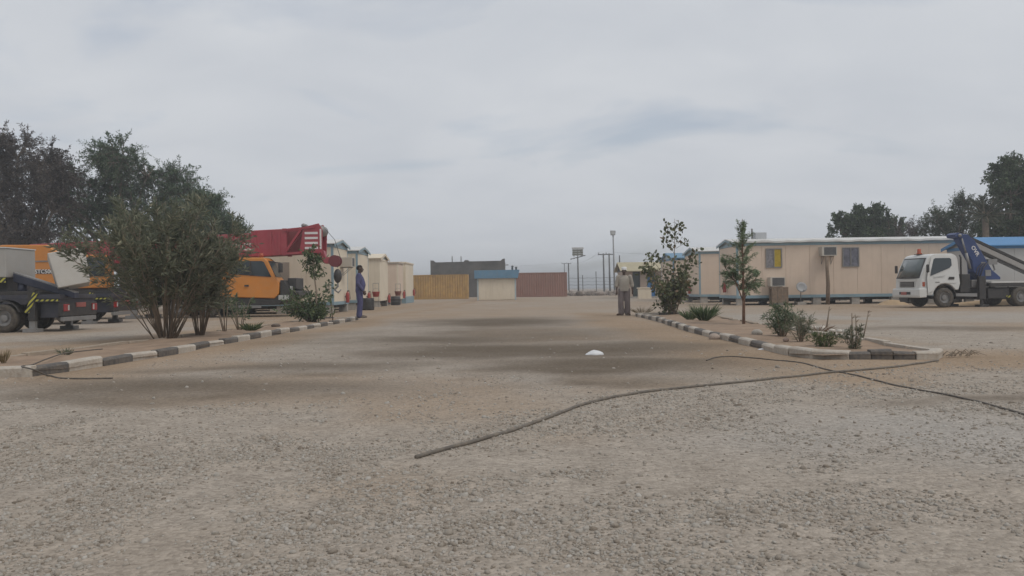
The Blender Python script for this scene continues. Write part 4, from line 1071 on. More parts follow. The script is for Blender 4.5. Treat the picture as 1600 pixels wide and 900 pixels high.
def mobile_crane():
    """long telescopic truck crane, nose to the right"""
    y0 = 33.6; S = .87
    fr = D(441, 470, y0)
    t = thing('mobile_crane', 'large orange truck crane with a long dark red telescopic boom, behind the oleander', 'crane', (fr.x, y0 + 1.13, 0), 0.0)
    t.scale = (S, S, S)
    gz_ = lambda px, py: D(px, py, y0).z / S
    lx = lambda px: (D(px, 450, y0).x - fr.x) / S
    # carrier cab: orange door half, dark glass, black nose
    cab = MB().prism([(-2.9, .95), (-.38, .85), (-.18, 1.05), (-.14, 1.55), (-.32, 1.82), (-.68, 2.62), (-.85, 2.76), (-2.75, 2.80), (-2.95, 2.70)], -1.25, -.05).obj('carrier_cab', ORANGE, t, bevel=.05, seg=3)
    MB().prism([(-2.45, 2.02), (-.50, 1.85), (-.84, 2.55), (-.95, 2.60), (-2.40, 2.62)], -1.275, -1.251).obj('side_window', GLASS, t)
    MB().prism([(-1.52, 1.93), (-1.42, 1.92), (-1.42, 2.60), (-1.52, 2.60)], -1.282, -1.2751).obj('window_post', BLACK, t)
    # front glass
    MB().raw([(-.305, -1.15, 1.86), (-.305, -.15, 1.86), (-.66, -.15, 2.62), (-.66, -1.15, 2.62), (-.36, -1.15, 1.86), (-.36, -.15, 1.86), (-.72, -.15, 2.62), (-.72, -1.15, 2.62)],
             [(0, 1, 2, 3), (7, 6, 5, 4), (0, 4, 5, 1), (1, 5, 6, 2), (2, 6, 7, 3), (3, 7, 4, 0)]).obj('windscreen', GLASS, t)
    MB().box(-1.75, -1.55, -1.30, -1.28, 1.42, 1.50).obj('door_handle', BLACK, t)
    MB().tube([(-.55, -1.22, 2.55), (-.05, -1.35, 2.50), (-.05, -1.35, 2.05)], .025, 6).obj('mirror_arm', BLACK, t, True)
    MB().box(-.12, .04, -1.5, -1.24, 2.05, 2.48).obj('mirror_head', BLACK, t, bevel=.03)
    MB().lathe([(.1, 0), (.09, .18), (.03, .2)], 12).obj('beacon', AMBER, t, True, loc=(-1.05, -.9, 2.78))
    nose = MB().prism([(-2.9, .55), (-.2, .55), (.1, .75), (.75, .95), (.75, 1.15), (.3, 1.25), (.05, 1.7), (-.12, 1.7), (-.12, 1.0), (-.6, .84), (-2.9, .94)], -1.2, 1.2).obj('front_bumper', BLACK, t, bevel=.03)
    MB().box(.31, .36, -1.1, -.75, 1.2, 1.42).obj('headlight', LAMP, t, bevel=.02)
    MB().box(-.2, .28, -1.23, -1.2, .78, 1.0).obj('corner_lamp', LAMP, t, bevel=.02)
    MB().box(.1, .5, -.7, .7, 1.26, 1.8).obj('grille_box', BLACK, t, bevel=.03)
    MB().box(-2.9, -1.0, -1.24, -1.2, .42, .54).obj('step_plate', STEEL, t)
    # carrier deck and chassis, wheels
    MB().box(-14.0, -2.92, -1.2, 1.2, 1.0, 1.45).obj('carrier_deck', BLACK, t, bevel=.03)
    MB().box(-13.5, -2.4, -.5, .5, .6, 1.0).obj('chassis', BLACK, t)
    for x in (-3.5, -5.0, -9.8, -11.2):
        for s in (1, -1): wheel(t, x, s * 1.02, .55, .36, s)
    for x in (-7.0, -13.3):
        for s in (1, -1):
            og = MB().box(x - .3, x + .3, min(s * .8, s * 1.22), max(s * .8, s * 1.22), .55, 1.3).obj('outrigger', STEEL, t, bevel=.02)
            MB().box(x - .12, x + .12, s * 1.05 - .12, s * 1.05 + .12, .15, .549).box(x - .3, x + .3, s * 1.05 - .25, s * 1.05 + .25, .0, .149).obj('outrigger_foot', STEEL, og)
    # slewing superstructure at the rear with the counterweight
    MB().lathe([(1.0, 1.451), (1.0, 1.65)], 24).obj('slew_ring', STEEL, t, loc=(-9.6, 0, 0))
    zt, zb = gz_(30, 383), gz_(60, 449)
    x110, x20, xm = lx(118), lx(24), lx(62)
    sup = MB().prism([(x20 - 2.4, zb + .05), (x110 - .3, zb - .05), (x110, zb + .35), (x110 - .1, zb + 1.15), (xm + .3, zt), (x20 - .6, zt + .02), (x20 - 2.4, zt - .3)], -1.3, -.72)
    so = sup.obj('superstructure', ORANGE, t, bevel=.04)
    MB().prism([(x20 - 2.4, zb + .05), (x110 - .3, zb - .05), (x110, zb + .35), (x110 - .1, zb + 1.15), (xm + .3, zt), (x20 - .6, zt + .02), (x20 - 2.4, zt - .3)], .72, 1.3).obj('superstructure', ORANGE, t, bevel=.04)
    MB().box(x20 - 2.4, x110 - .4, -.719, .719, 1.5, zb + .6).obj('turntable', BLACK, t)
    MB().box(x20 - 2.2, x110 - .35, -1.32, -1.301, zb - .1, zb + .12).obj('base_rail', BLACK, t)
    MB().box(x20 - .2, x110 - 1.2, -1.325, -1.301, zb + 1.18, zb + 1.24).obj('handrail', STEEL, t)
    xs_ = lx(46)
    MB().prism([(xs_, gz_(46, 423)), (xs_ + .25, gz_(46, 428)), (lx(86), gz_(80, 428)), (lx(86), gz_(80, 421)), (xs_ - .15, gz_(46, 421))], -1.312, -1.3005).obj('name_stripe', BLACK, t)
    lettering('lettering', 'STC500', .26, WHITE, t, Matrix.Translation((lx(55), -1.316, gz_(60, 427.3))) @ Matrix.Rotation(R(90), 4, 'X'))
    # boom in box sections, rising slightly to the head
    bm0 = Vector((x20 + .2, 0, gz_(40, 397))); bm1 = Vector((lx(447), 0, gz_(447, 376)))
    def at(px): 
        k = (lx(px) - bm0.x) / (bm1.x - bm0.x); return bm0 + (bm1 - bm0) * k
    def sect(name, pa, pb, h0, h1, w, dz=0.0):
        a, b = at(pa), at(pb)
        return MB().prism([(a.x, a.z - h0 + dz), (b.x, b.z - h0 + dz), (b.x, b.z + h1 + dz), (a.x, a.z + h1 + dz)], -w / 2, w / 2).obj(name, CRED, t, bevel=.035)
    boom = sect('boom', 30, 384, .62, .50, .95)
    sect('boom_section', 384.5, 436, .63, .62, 1.02)
    for px in (392, 416, 430):
        a = at(px); MB().box(a.x - .05, a.x + .05, -.545, -.511, a.z - .6, a.z + .6).obj('boom_collar', CRED, t)
    a, b = at(418), at(426)
    MB().prism([(a.x, a.z + .5), (a.x + .08, a.z + .5), (b.x + .1, a.z - .5), (b.x, a.z - .5)], -.535, -.511).obj('boom_stiffener', CRED, t)
    # open head frame
    h0, h1 = at(436.5), at(497)
    zt1, zb1 = h0.z + .64, h0.z - .66
    x_a, x_b, x_c = h0.x, lx(465), h1.x
    for s in (-1, 1):
        yy = s * .46
        hd = MB()
        def bar(p, q, r=.10): hd.box(-r, r, -.05, .05, 0, (Vector(q) - Vector(p)).length, Matrix.Translation(p) @ (Vector(q) - Vector(p)).to_track_quat('Z', 'Y').to_matrix().to_4x4())
        bar((x_a, yy, zt1 - .08), (x_c - .3, yy, zt1 + .05)); bar((x_a, yy, zb1 + .1), (x_c, yy, zb1 + .18), .14)
        bar((x_a + .05, yy, zb1), (x_a + .05, yy, zt1)); bar((x_a + .1, yy, zb1 + .2), (x_b, yy, zt1 - .05), .09)
        hd.obj('head_frame', CRED, t)
        MB().prism([(x_b - .1, zb1 + .1), (x_c + .02, zb1 + .05), (x_c + .06, zt1 - .1), (x_c - .12, zt1 + .22), (x_b + .1, zt1 + .05)], min(yy - .02 * s, yy + .06 * s), max(yy - .02 * s, yy + .06 * s)).obj('head_plate', CRED, t, bevel=.01)
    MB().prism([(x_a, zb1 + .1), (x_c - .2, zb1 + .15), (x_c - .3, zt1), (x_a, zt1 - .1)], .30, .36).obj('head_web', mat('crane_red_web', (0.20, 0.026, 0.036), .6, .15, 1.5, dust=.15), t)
    MB().tube([(x_c - .12, -.4, zt1 - .12), (x_c - .12, .4, zt1 - .12)], .26, 18).obj('head_sheave', STEEL, t, True)
    MB().tube([(x_a + .9, -.3, zt1 + .14), (x_a + .9, .3, zt1 + .14)], .1, 12).obj('rope_roller', STEEL, t, True)
    for k in range(4):
        z = zt1 - .22 - k * .235
        MB().box(x_c - .78, x_c - .16, -.528, -.521, z - .07, z + .035).obj('warning_stripe', WHITE, t)
    MB().box(x_c - .07, x_c + .01, -.53, -.5205, zb1 + .3, zt1 - .05).obj('edge_stripe', WHITE, t)
    # jib nose: arm to a round sheave
    js = Vector((lx(516), -.1, gz_(516, 406)))
    MB().prism([(x_c - .5, zb1 + .15), (x_c + .05, zb1 + .25), (lx(502), js.z + .18), (js.x, js.z + .16), (js.x, js.z - .14), (lx(500), js.z - .14), (x_c - .3, zb1 - .05)], -.3, .1).obj('nose_arm', CRED, t, bevel=.03)
    MB().tube([(js.x, -.36, js.z - .02), (js.x, -.301, js.z - .02)], .28, 20).tube([(js.x, .101, js.z - .02), (js.x, .16, js.z - .02)], .28, 20).obj('nose_sheave', mat('sheave_dark_red', (0.16, 0.03, 0.035), .5), t, True, auto=40)
    MB().tube([(x_c, -.1, zt1 + .1), (x_c + .55, -.1, js.z + 1.0), (js.x + .25, -.1, js.z + .12)], .014, 6).obj('hoist_rope', BLACK, t)
    hk = Vector((lx(519.5), -.1, gz_(519, 449)))
    MB().tube([(js.x + .12, -.1, js.z - .25), (hk.x, -.1, hk.z + .95)], .018, 6).obj('hook_rope', BLACK, t)
    MB().ball((hk.x, -.1, hk.z + .55), .2, 14, 10, 1, 1, 1.7).obj('hook_ball', BLACK, t, True)
    MB().tube([(hk.x, -.1, hk.z + .25), (hk.x, -.1, hk.z + .05), (hk.x - .15, -.1, hk.z - .12), (hk.x + .02, -.1, hk.z - .25), (hk.x + .16, -.1, hk.z - .1)], [.04, .05, .055, .05, .025], 8).obj('hook', STEEL, t, True)
    a = at(356)
    lettering('lettering', 'STC500', .46, WHITE, t, Matrix.Translation((lx(353.5), -.482, a.z - .30)) @ Matrix.Rotation(R(90), 4, 'X') @ Matrix.Rotation(math.atan2(bm1.z - bm0.z, bm1.x - bm0.x), 4, 'Z'))
    MB().tube([(lx(250), 0, 1.7), (lx(300), 0, at(300).z - .5)], .16, 12).obj('lift_cylinder', STEEL, t, True)
    MB().tube([(-2.0, 0, 1.46), (-2.6, 0, at(400).z - .64)], .12, 8).obj('boom_rest', BLACK, t)
    MB().prism([(x110 + .1, 1.45), (x110 + 1.5, 1.45), (x110 + 1.5, 2.7), (x110 + 1.2, 3.0), (x110 + .1, 3.0)], -1.35, -.65).obj('operator_cab', ORANGE, t, bevel=.05)
    MB().prism([(x110 + .3, 2.0), (x110 + 1.4, 2.0), (x110 + 1.4, 2.65), (x110 + 1.15, 2.88), (x110 + .3, 2.88)], -1.372, -1.351).obj('operator_window', GLASS, t)
    return t
mobile_crane()

def bucket_truck(label, X, ynear, bucket=True, box=True, hw=.98):
    """seen from behind-left: its tail points right, local x forward = world -x"""
    t = thing('bucket_truck', label, 'truck', (X, ynear + hw, 0), PI, 'dark trucks at the left edge')
    # local: tail at x=0, forward +x ; camera side is local +y
    DK = mat('truck_dark_blue', (0.022, 0.027, 0.045), .45, .2, 2, dust=.12)
    wr = .385
    ch = MB()
    for s in (-1, 1): ch.box(.1, 6.6, s * .38 - .05, s * .38 + .05, .52, .74)
    for xx in (.3, 1.6, 3.0, 4.6): ch.box(xx - .06, xx + .06, -.33, .33, .55, .72)
    ch.tube([(1.62, -.8, wr), (1.62, .8, wr)], .08, 8)
    ch.obj('chassis', BLACK, t)
    for s in (1, -1):
        wheel(t, 1.62, s * (hw - .13), wr, .22, s, STEEL); wheel(t, 1.62, s * (hw - .38), wr, .2, s)
        wheel(t, 5.6, s * (hw - .13), wr, .22, s)
        MB().prism(arc(1.62, wr, .50, 20, 160, 9) + arc(1.62, wr, .46, 160, 20, 9), s * (hw - .28), s * (hw - .01)).obj('mudguard', BLACK, t)
        og = MB().box(.72, .92, min(s * (hw - .14), s * (hw + .02)), max(s * (hw - .14), s * (hw + .02)), .30, 1.15).obj('outrigger', BLACK, t, bevel=.01)
        MB().box(.74, .90, min(s * (hw - .12), s * (hw)), max(s * (hw - .12), s * hw), .10, .299).box(.62, 1.02, min(s * (hw - .2), s * (hw + .1)), max(s * (hw - .2), s * (hw + .1)), .0, .099).obj('outrigger_foot', STEEL, og)
        # tape leaning down the outrigger
        tp = MB().prism([(.88, .52), (1.0, .54), (.76, 1.08), (.64, 1.05)], min(s * (hw + .021), s * (hw + .035)), max(s * (hw + .021), s * (hw + .035))).obj('hazard_strip', HAZ, t)
        MB().box(.02, .06, min(s * .62, s * .9), max(s * .62, s * .9), .55, .75).obj('tail_light', REDL, t, bevel=.01, loc=(-.045, 0, 0))
        MB().box(-.02, .0, min(s * .64, s * .72), max(s * .64, s * .72), .58, .72).obj('reverse_light', LAMP, t, loc=(-.008, 0, 0))
    MB().box(.0, .14, -hw + .06, hw - .06, .42, .80).obj('tail_board', BLACK, t, bevel=.015)
    MB().box(-.02, -.001, -.26, .26, .66, .79).obj('registration_plate', PLATE, t)
    MB().box(.0, .1, -hw + .1, hw - .1, .28, .40).obj('underrun_bar', STEEL, t, bevel=.01)
    MB().box(.05, 4.4, -hw, hw, .90, 1.02).obj('deck', DK, t, bevel=.01)
    MB().box(.6, 4.4, hw - .04, hw, 1.021, 1.12).box(.6, 4.4, -hw, -hw + .04, 1.021, 1.12).obj('deck_edge', BLACK, t, bevel=.01)
    MB().box(.1, 1.0, -hw + .02, hw - .02, .802, .899).obj('deck_beam', DK, t)
    MB().box(2.85, 4.3, hw - .42, hw - .02, .35, .89).obj('side_locker', DK, t, bevel=.015)
    MB().box(.18, .68, hw - .5, hw - .16, .38, .80).obj('side_locker', DK, t, bevel=.015)
    # cab, mostly out of the picture
    cab = MB().prism([(4.7, .55), (6.55, .5), (6.6, 1.2), (6.2, 2.15), (4.8, 2.2), (4.7, 2.1)], -hw + .02, hw - .02).obj('cab', WHITEP, t, bevel=.05)
    MB().prism([(5.3, 1.25), (6.35, 1.25), (6.1, 1.95), (5.3, 1.98)], hw - .018, hw - .008).obj('side_window', GLASS, t)
    if box:
        GB = mat('box_grey', (0.36, 0.35, 0.33), .6, .08, 2, dust=.25)
        bx = MB().box(1.55, 3.6, -.5, hw - .06, 1.5, 2.30).obj('equipment_box', GB, t, bevel=.02)
        MB().box(1.53, 3.6, -.5, hw - .04, 2.301, 2.33).obj('box_lid', WHITEP, bx)
        MB().box(1.55, 3.4, hw - .055, hw - .03, 1.36, 1.49).obj('hazard_strip', HAZ, t)
        MB().box(1.7, 3.6, -.4, .6, 1.021, 1.499).obj('box_frame', BLACK, t)
    if bucket:
        # boom lying down towards the tail, and the white bucket over it
        a, b = Vector((1.48, 0, 1.38)), Vector((-.2, 0, .84)); NAVY = mat('boom_navy', (0.014, 0.02, 0.045), .45, .15, 2, dust=.06)
        u = Vector((-(b - a).z, 0, (b - a).x)).normalized() * -1
        MB().prism([(a.x, a.z), (b.x, b.z + .06), (b.x - u.x * .0, b.z + .22), (a.x, a.z + .24)], .45, .72).obj('boom', NAVY, t, bevel=.02)
        MB().prism([(a.x, a.z + .241), (b.x, b.z + .221), (b.x, b.z + .25), (a.x, a.z + .275)], .47, .70).obj('boom_cap', STEEL, t)
        MB().tube([(1.3, .58, 1.02), (1.3, .58, 1.35)], .12, 12).obj('turret', NAVY, t, True)
        MB().tube([(.1, .6, 1.1), (.05, .5, 1.4)], .05, 8).obj('bucket_pivot', STEEL, t)
        Mb = Matrix.Translation((-.02, .38, 1.22)) @ Matrix.Rotation(R(13), 4, 'Y') @ Matrix.Rotation(R(30), 4, 'Z')
        bk = MB(); w1, w2, l1, l2, h = .40, .46, .44, .50, .98
        def rq(w, l, z, i=0): return [Mb @ Vector((x * (w - i), y * (l - i), z)) for x, y in ((-1, -1), (1, -1), (1, 1), (-1, 1))]
        v = rq(w1, l1, 0) + rq(w2, l2, h) + rq(w2, l2, h, .05) + rq(w1, l1, .06, .05)
        f = [(3, 2, 1, 0), (12, 13, 14, 15)]
        for k in range(4):
            n = (k + 1) % 4; f += [(k, n, n + 4, k + 4), (k + 4, n + 4, n + 8, k + 8), (k + 8, n + 8, n + 12, k + 12)]
        bk.raw(v, f)
        bo = bk.obj('bucket', mat('bucket_white', (0.50, 0.48, 0.44), .5, .06, 2, dust=.2), t, bevel=.03, seg=3)
        MB().box(-.12, .12, -.475, -.462, .42, .62, Mb).obj('bucket_sticker', mat('sticker_yellow', (0.55, 0.5, 0.06), .5), bo)
    MB().box(.1, .9, hw + .001, hw + .012, .835, .885).obj('hazard_strip', HAZ, t)
    return t
t0 = D(97, 500, 22.6)
bucket_truck('dark truck with a tilted white work bucket over its tail, at the left edge', t0.x, 22.6)
t1 = D(176, 490, 28.4)
bucket_truck('second dark truck, tail half hidden by the oleander, behind the white bucket', t1.x, 28.4, bucket=False, box=False)

# ------------------------------------------------------------------ people
def capsule_body(parts, voxel, smooth_it=3):
    """parts: list of ('t', pts, radii, ell) tubes and ('b', c, r, sx, sy, sz) balls fused to one skin"""
    m = MB()
    for p in parts:
        if p[0] == 't':
            pts, rad = p[1], p[2]; m.tube(pts, list(rad), 14, True, p[3] if len(p) > 3 else None)
            if len(p) <= 3 or not p[3]:
                for k in (0, -1): m.ball(pts[k], rad[k] * .995, 12, 8)
        elif p[0] == 'l':   # loft of ellipses along z: (x, y, z, rx, ry)
            b = len(m.v); n = 18
            for (x, y, z, rx, ry) in p[1]:
                for k in range(n):
                    a = 2 * PI * k / n; m.v.append((x + rx * math.cos(a), y + ry * math.sin(a), z))
            for i in range(len(p[1]) - 1):
                for k in range(n):
                    k2 = (k + 1) % n; m.f.append((b + i * n + k, b + i * n + k2, b + (i + 1) * n + k2, b + (i + 1) * n + k))
            m.f.append(tuple(b + k for k in range(n - 1, -1, -1))); m.f.append(tuple(b + (len(p[1]) - 1) * n + k for k in range(n)))
        else: m.ball(p[1], p[2], 14, 10, *(p[3:] if len(p) > 3 else ()))
    me = bpy.data.meshes.new('tmp'); me.from_pydata(m.v, [], m.f); me.validate()
    bm = bmesh.new(); bm.from_mesh(me); bmesh.ops.remove_doubles(bm, verts=bm.verts, dist=1e-5); bmesh.ops.recalc_face_normals(bm, faces=bm.faces); bm.to_mesh(me); bm.free()
    o = bpy.data.objects.new('tmp', me); col.objects.link(o)
    md = o.modifiers.new('r', 'REMESH'); md.mode = 'VOXEL'; md.voxel_size = voxel; md.use_smooth_shade = True
    ms = o.modifiers.new('s', 'SMOOTH'); ms.iterations = smooth_it; ms.factor = .5
    dg = bpy.context.evaluated_depsgraph_get(); res = bpy.data.meshes.new_from_object(o.evaluated_get(dg))
    bpy.data.objects.remove(o); bpy.data.meshes.remove(me)
    return res
def hand_parts(w, d, side, fwd):
    """palm and five fingers hanging from wrist w along d; fwd = direction the palm edge with the thumb faces"""
    w = Vector(w); d = Vector(d).normalized(); f = Vector(fwd).normalized(); f = (f - d * f.dot(d)).normalized(); n = d.cross(f)
    P = [('t', [w, w + d * .05, w + d * .09], (.026, .034, .032))]
    for k, (ln, off) in enumerate(((.075, .028), (.085, .010), (.080, -.009), (.062, -.027))):
        r0 = w + d * .085 + f * off
        curl = n * side
        P.append(('t', [r0, r0 + d * ln * .5 + curl * .006, r0 + d * ln * .82 + curl * .024, r0 + d * ln * .95 + curl * .040], (.0095, .009, .0085, .0075)))
    r0 = w + d * .035 + f * .026
    P.append(('t', [r0, r0 + d * .03 + f * .022, r0 + d * .062 + f * .026 + n * side * .012], (.012, .011, .009)))
    return P
def head_parts(c, yaw, H=.235):
    """a head with jaw, nose, lips, brow and ears; c = centre, facing +x turned by yaw"""
    Mh = Matrix.Translation(c) @ Matrix.Rotation(yaw, 4, 'Z')
    P = []
    def B(v, r, *s): P.append(('b', Mh @ Vector(v), r) + s)
    B((-.012, 0, .03), .085, 1.12, .92, 1.05); B((.022, 0, -.04), .066, 1.02, .88, 1.15); B((.05, 0, -.088), .032, 1.0, 1.1, .8)
    B((.088, 0, .012), .022, .6, 2.0, .55)
    B((.100, 0, -.022), .016, 1.0, .9, 1.5); B((.106, 0, -.034), .014, 1.0, 1.4, .8)
    B((.088, 0, -.066), .012, .9, 2.0, .7)
    for s in (-1, 1):
        B((-.012, s * .083, -.012), .024, .8, .45, 1.3); B((.05, s * .045, -.03), .026, .8, .8, .8)
    return P, Mh
SKIN = mat('skin_dark_brown', (0.075, 0.042, 0.028), .55, .12, 6); EYEW = mat('eye_white', (.45, .42, .38), .3); EYED = mat('eye_dark', (.01, .008, .006), .2)
HAIR = mat('hair_black', (.010, .009, .009), .8, .2, 20, bump=.4, bscale=120); SHOE = mat('shoe_dark', (.035, .027, .022), .6, .2, 6, dust=.35)
SANDAL = mat('sandal_brown', (.07, .045, .03), .6, .2, 6, dust=.3)
def eyes(root_body, Mh):
    for s in (-1, 1):
        e = MB().ball(Mh @ Vector((.083, s * .031, -.003)), .0125, 10, 8).obj('eye', EYEW, root_body, True)
        MB().ball(Mh @ Vector((.0925, s * .031, -.003)), .0055, 8, 6).obj('iris', EYED, e, True)
def foot(x, y, yaw, z=0.0, ln=.27):
    M = Matrix.Translation((x, y, z)) @ Matrix.Rotation(yaw, 4, 'Z')
    return [('t', [M @ Vector((-.055, 0, .045)), M @ Vector((.02, 0, .05)), M @ Vector((.12, .004, .038)), M @ Vector((ln - .08, .004, .030))], (.042, .044, .045, .033))], M
def shoe_mesh(name, mat_, root, x, y, yaw, hgt=.10):
    M = Matrix.Translation((x, y, 0)) @ Matrix.Rotation(yaw, 4, 'Z')
    m = MB(); n = 16
    def ring(z, s, xo=0, lx=.145, ly=.052):
        out_ = []
        for k in range(n):
            a = 2 * PI * k / n; xx = math.cos(a); yy = math.sin(a)
            wide = 1.0 + .12 * xx
            out_.append(M @ Vector((.065 + xo + xx * lx * s, yy * ly * s * wide, z)))
        return out_
    rings = [ring(.0, .97), ring(.012, 1.02), ring(.03, 1.02), ring(.055, .94, -.01), ring(.075, .70, -.045), ring(hgt, .42, -.085, .145, .095)]
    v = [p for r_ in rings for p in r_]; f = [tuple(range(n - 1, -1, -1)), tuple(range((len(rings) - 1) * n, len(rings) * n))]
    for i in range(len(rings) - 1):
        for k in range(n): f.append((i * n + k, i * n + (k + 1) % n, (i + 1) * n + (k + 1) % n, (i + 1) * n + k))
    m.raw(v, f); return m.obj(name, mat_, root, True)

def man_in_blue():
    p = G(563, 496.5, .12)
    t = thing('person', 'man in a dark blue coverall standing in profile on the left kerb, facing right', 'person', (p.x - .02, p.y, .118), R(8))
    Hc = Vector((.035, 0, 1.595)); hp, Mh = head_parts(Hc, R(-2))
    sh, hip = 1.40, .93
    la, ra = [(.0, .20, 1.39), (-.05, .25, 1.12), (.09, .22, .88)], [(.0, -.20, 1.39), (-.035, -.255, 1.12), (.12, -.23, .90)]
    legs = {1: [(.0, .095, .92), (.02, .10, .50), (-.03, .105, .09)], -1: [(.0, -.095, .92), (.03, -.10, .50), (.0, -.105, .09)]}
    body = list(hp)
    body.append(('t', [(0, 0, 1.40), (.012, 0, 1.46), (.022, 0, 1.54)], (.062, .056, .058)))
    body.append(('l', [(.01, 0, .84, .10, .145), (.02, 0, .95, .125, .160), (.035, 0, 1.08, .135, .150), (.02, 0, 1.22, .120, .165), (0, 0, 1.34, .105, .175), (-.005, 0, 1.41, .06, .12)]))
    for s, arm in ((1, la), (-1, ra)):
        body.append(('t', arm, (.055, .043, .028)))
        d = (Vector(arm[2]) - Vector(arm[1])); body += hand_parts(arm[2], d, -s, (1, 0, .2))
    for s in (1, -1):
        body.append(('t', legs[s], (.085, .058, .040))); fp, _ = foot(legs[s][2][0] + .02, legs[s][2][1], R(-4 * s)); body += fp
    bo = link_mesh('body', capsule_body(body, .0075), t); bo.data.materials.append(SKIN)
    eyes(bo, Mh)
    hr = MB()
    n = 20; prof = []
    hm = MB().ball((0, 0, 0), .094, 18, 12, 1.14, .94, 1.05)
    hm.v = [tuple(Mh @ Vector((v[0] - .018, v[1], max(v[2], -.03 - .9 * (-.02 - v[0]) if v[0] < -.02 else .052) + .034 - (.03 if v[0] < -.05 else 0) * 0))) for v in hm.v]
    hm.obj('hair', HAIR, t, True)
    COV = mat('coverall_blue', (0.060, 0.062, 0.155), .85, .18, 5, bump=.25, bscale=18, dust=.10)
    cv = [('l', [(.0, 0, .80, .11, .17), (.015, 0, .88, .145, .188), (.03, 0, .97, .155, .190), (.045, 0, 1.08, .165, .182), (.035, 0, 1.20, .150, .190), (.01, 0, 1.32, .130, .200), (-.004, 0, 1.39, .10, .165), (.0, 0, 1.445, .066, .078)])]
    for s, arm in ((1, la), (-1, ra)):
        a = [Vector(q) for q in arm]; e = a[1] + (a[2] - a[1]) * .97
        cv.append(('t', [a[0] + Vector((0, 0, -.005)), a[0] * .5 + a[1] * .5, a[1], a[1] * .5 + e * .5, e], (.082, .072, .066, .058, .050)))
    for s in (1, -1):
        l = [Vector(q) for q in legs[s]]
        cv.append(('t', [l[0], l[0] * .5 + l[1] * .5, l[1], l[1] * .5 + l[2] * .5, Vector((l[2].x, l[2].y, .075))], (.120, .106, .092, .086, .088)))
    co = link_mesh('coverall', capsule_body(cv, .012, 4), t); co.data.materials.append(COV)
    cl_ = MB().tube([(.02, -.0, 1.455)] , .01) if False else None
    for s in (1, -1): shoe_mesh('shoe', SHOE, t, legs[s][2][0] + .015, legs[s][2][1], R(-4 * s))
    return t
man_in_blue()

def man_in_cap():
    p = G(976, 492.5)
    t = thing('person', 'man in a white cap, pale shirt and loose grey trousers standing by the right kerb', 'person', (p.x, p.y, 0), R(-96))
    Hc = Vector((.03, 0, 1.575)); hp, Mh = head_parts(Hc, R(-6))
    la, ra = [(.0, .205, 1.37), (.0, .275, 1.10), (.06, .285, .86)], [(.0, -.205, 1.37), (.0, -.27, 1.10), (.06, -.27, .86)]
    legs = {1: [(.0, .095, .90), (.03, .10, .49), (-.02, .105, .09)], -1: [(.0, -.095, .90), (.06, -.13, .49), (.03, -.12, .09)]}
    body = list(hp)
    body.append(('t', [(0, 0, 1.38), (.01, 0, 1.44), (.02, 0, 1.52)], (.060, .054, .056)))
    body.append(('l', [(.01, 0, .82, .10, .145), (.01, 0, .95, .115, .155), (.02, 0, 1.08, .115, .145), (.01, 0, 1.22, .112, .165), (0, 0, 1.33, .10, .175), (-.005, 0, 1.39, .06, .12)]))
    for s, arm in ((1, la), (-1, ra)):
        body.append(('t', arm, (.052, .042, .028))); d = Vector(arm[2]) - Vector(arm[1]); body += hand_parts(arm[2], d, -s, (1, 0, 0))
    for s in (1, -1):
        body.append(('t', legs[s], (.085, .058, .040))); fp, _ = foot(legs[s][2][0] + .02, legs[s][2][1], R(22) if s > 0 else R(-50)); body += fp
    bo = link_mesh('body', capsule_body(body, .0075), t); bo.data.materials.append(SKIN)
    eyes(bo, Mh)
    CAPM = mat('cap_white', (.78, .78, .77), .8, .05, 8)
    cp = MB().lathe([(.094, .032), (.100, .034), (.101, .075), (.096, .125), (.085, .140), (.01, .147)], 24)
    cp.v = [tuple(Mh @ Vector((v[0] * 1.08 - .012, v[1] * .93, v[2] + .004))) for v in cp.v]
    cp.obj('cap', CAPM, t, True, auto=50)
    SHIRT = mat('shirt_pale_khaki', (.36, .325, .28), .9, .1, 5, bump=.2, bscale=18, dust=.1); TRO = mat('trousers_grey_brown', (.175, .145, .145), .9, .12, 5, bump=.25, bscale=16, dust=.1)
    cv = [('l', [(.015, 0, .86, .150, .195), (.015, 0, .97, .140, .188), (.02, 0, 1.08, .138, .178), (.015, 0, 1.20, .135, .190), (.0, 0, 1.30, .125, .202), (-.004, 0, 1.37, .095, .165), (.0, 0, 1.425, .066, .078)])]
    for s, arm in ((1, la), (-1, ra)):
        a = [Vector(q) for q in arm]; e = a[1] + (a[2] - a[1]) * (.25 if s > 0 else .2)
        cv.append(('t', [a[0] + Vector((0, 0, -.005)), a[0] * .5 + a[1] * .5, a[1], e], (.080, .074, .072, .072)))
    so = link_mesh('shirt', capsule_body(cv, .012, 4), t); so.data.materials.append(SHIRT)
    tv = [('l', [(.01, 0, .80, .135, .180), (.01, 0, .90, .138, .178), (.01, 0, .97, .125, .165)])]
    for s in (1, -1):
        l = [Vector(q) for q in legs[s]]
        tv.append(('t', [l[0], l[0] * .5 + l[1] * .5, l[1], l[1] * .5 + l[2] * .5, Vector((l[2].x, l[2].y, .085))], (.122, .112, .104, .104, .108)))
    to = link_mesh('trousers', capsule_body(tv, .012, 4), t); to.data.materials.append(TRO)
    shoe_mesh('sandal', SANDAL, t, legs[1][2][0] + .01, legs[1][2][1], R(22)); shoe_mesh('sandal', SANDAL, t, legs[-1][2][0] + .01, legs[-1][2][1], R(-50))
man_in_cap()

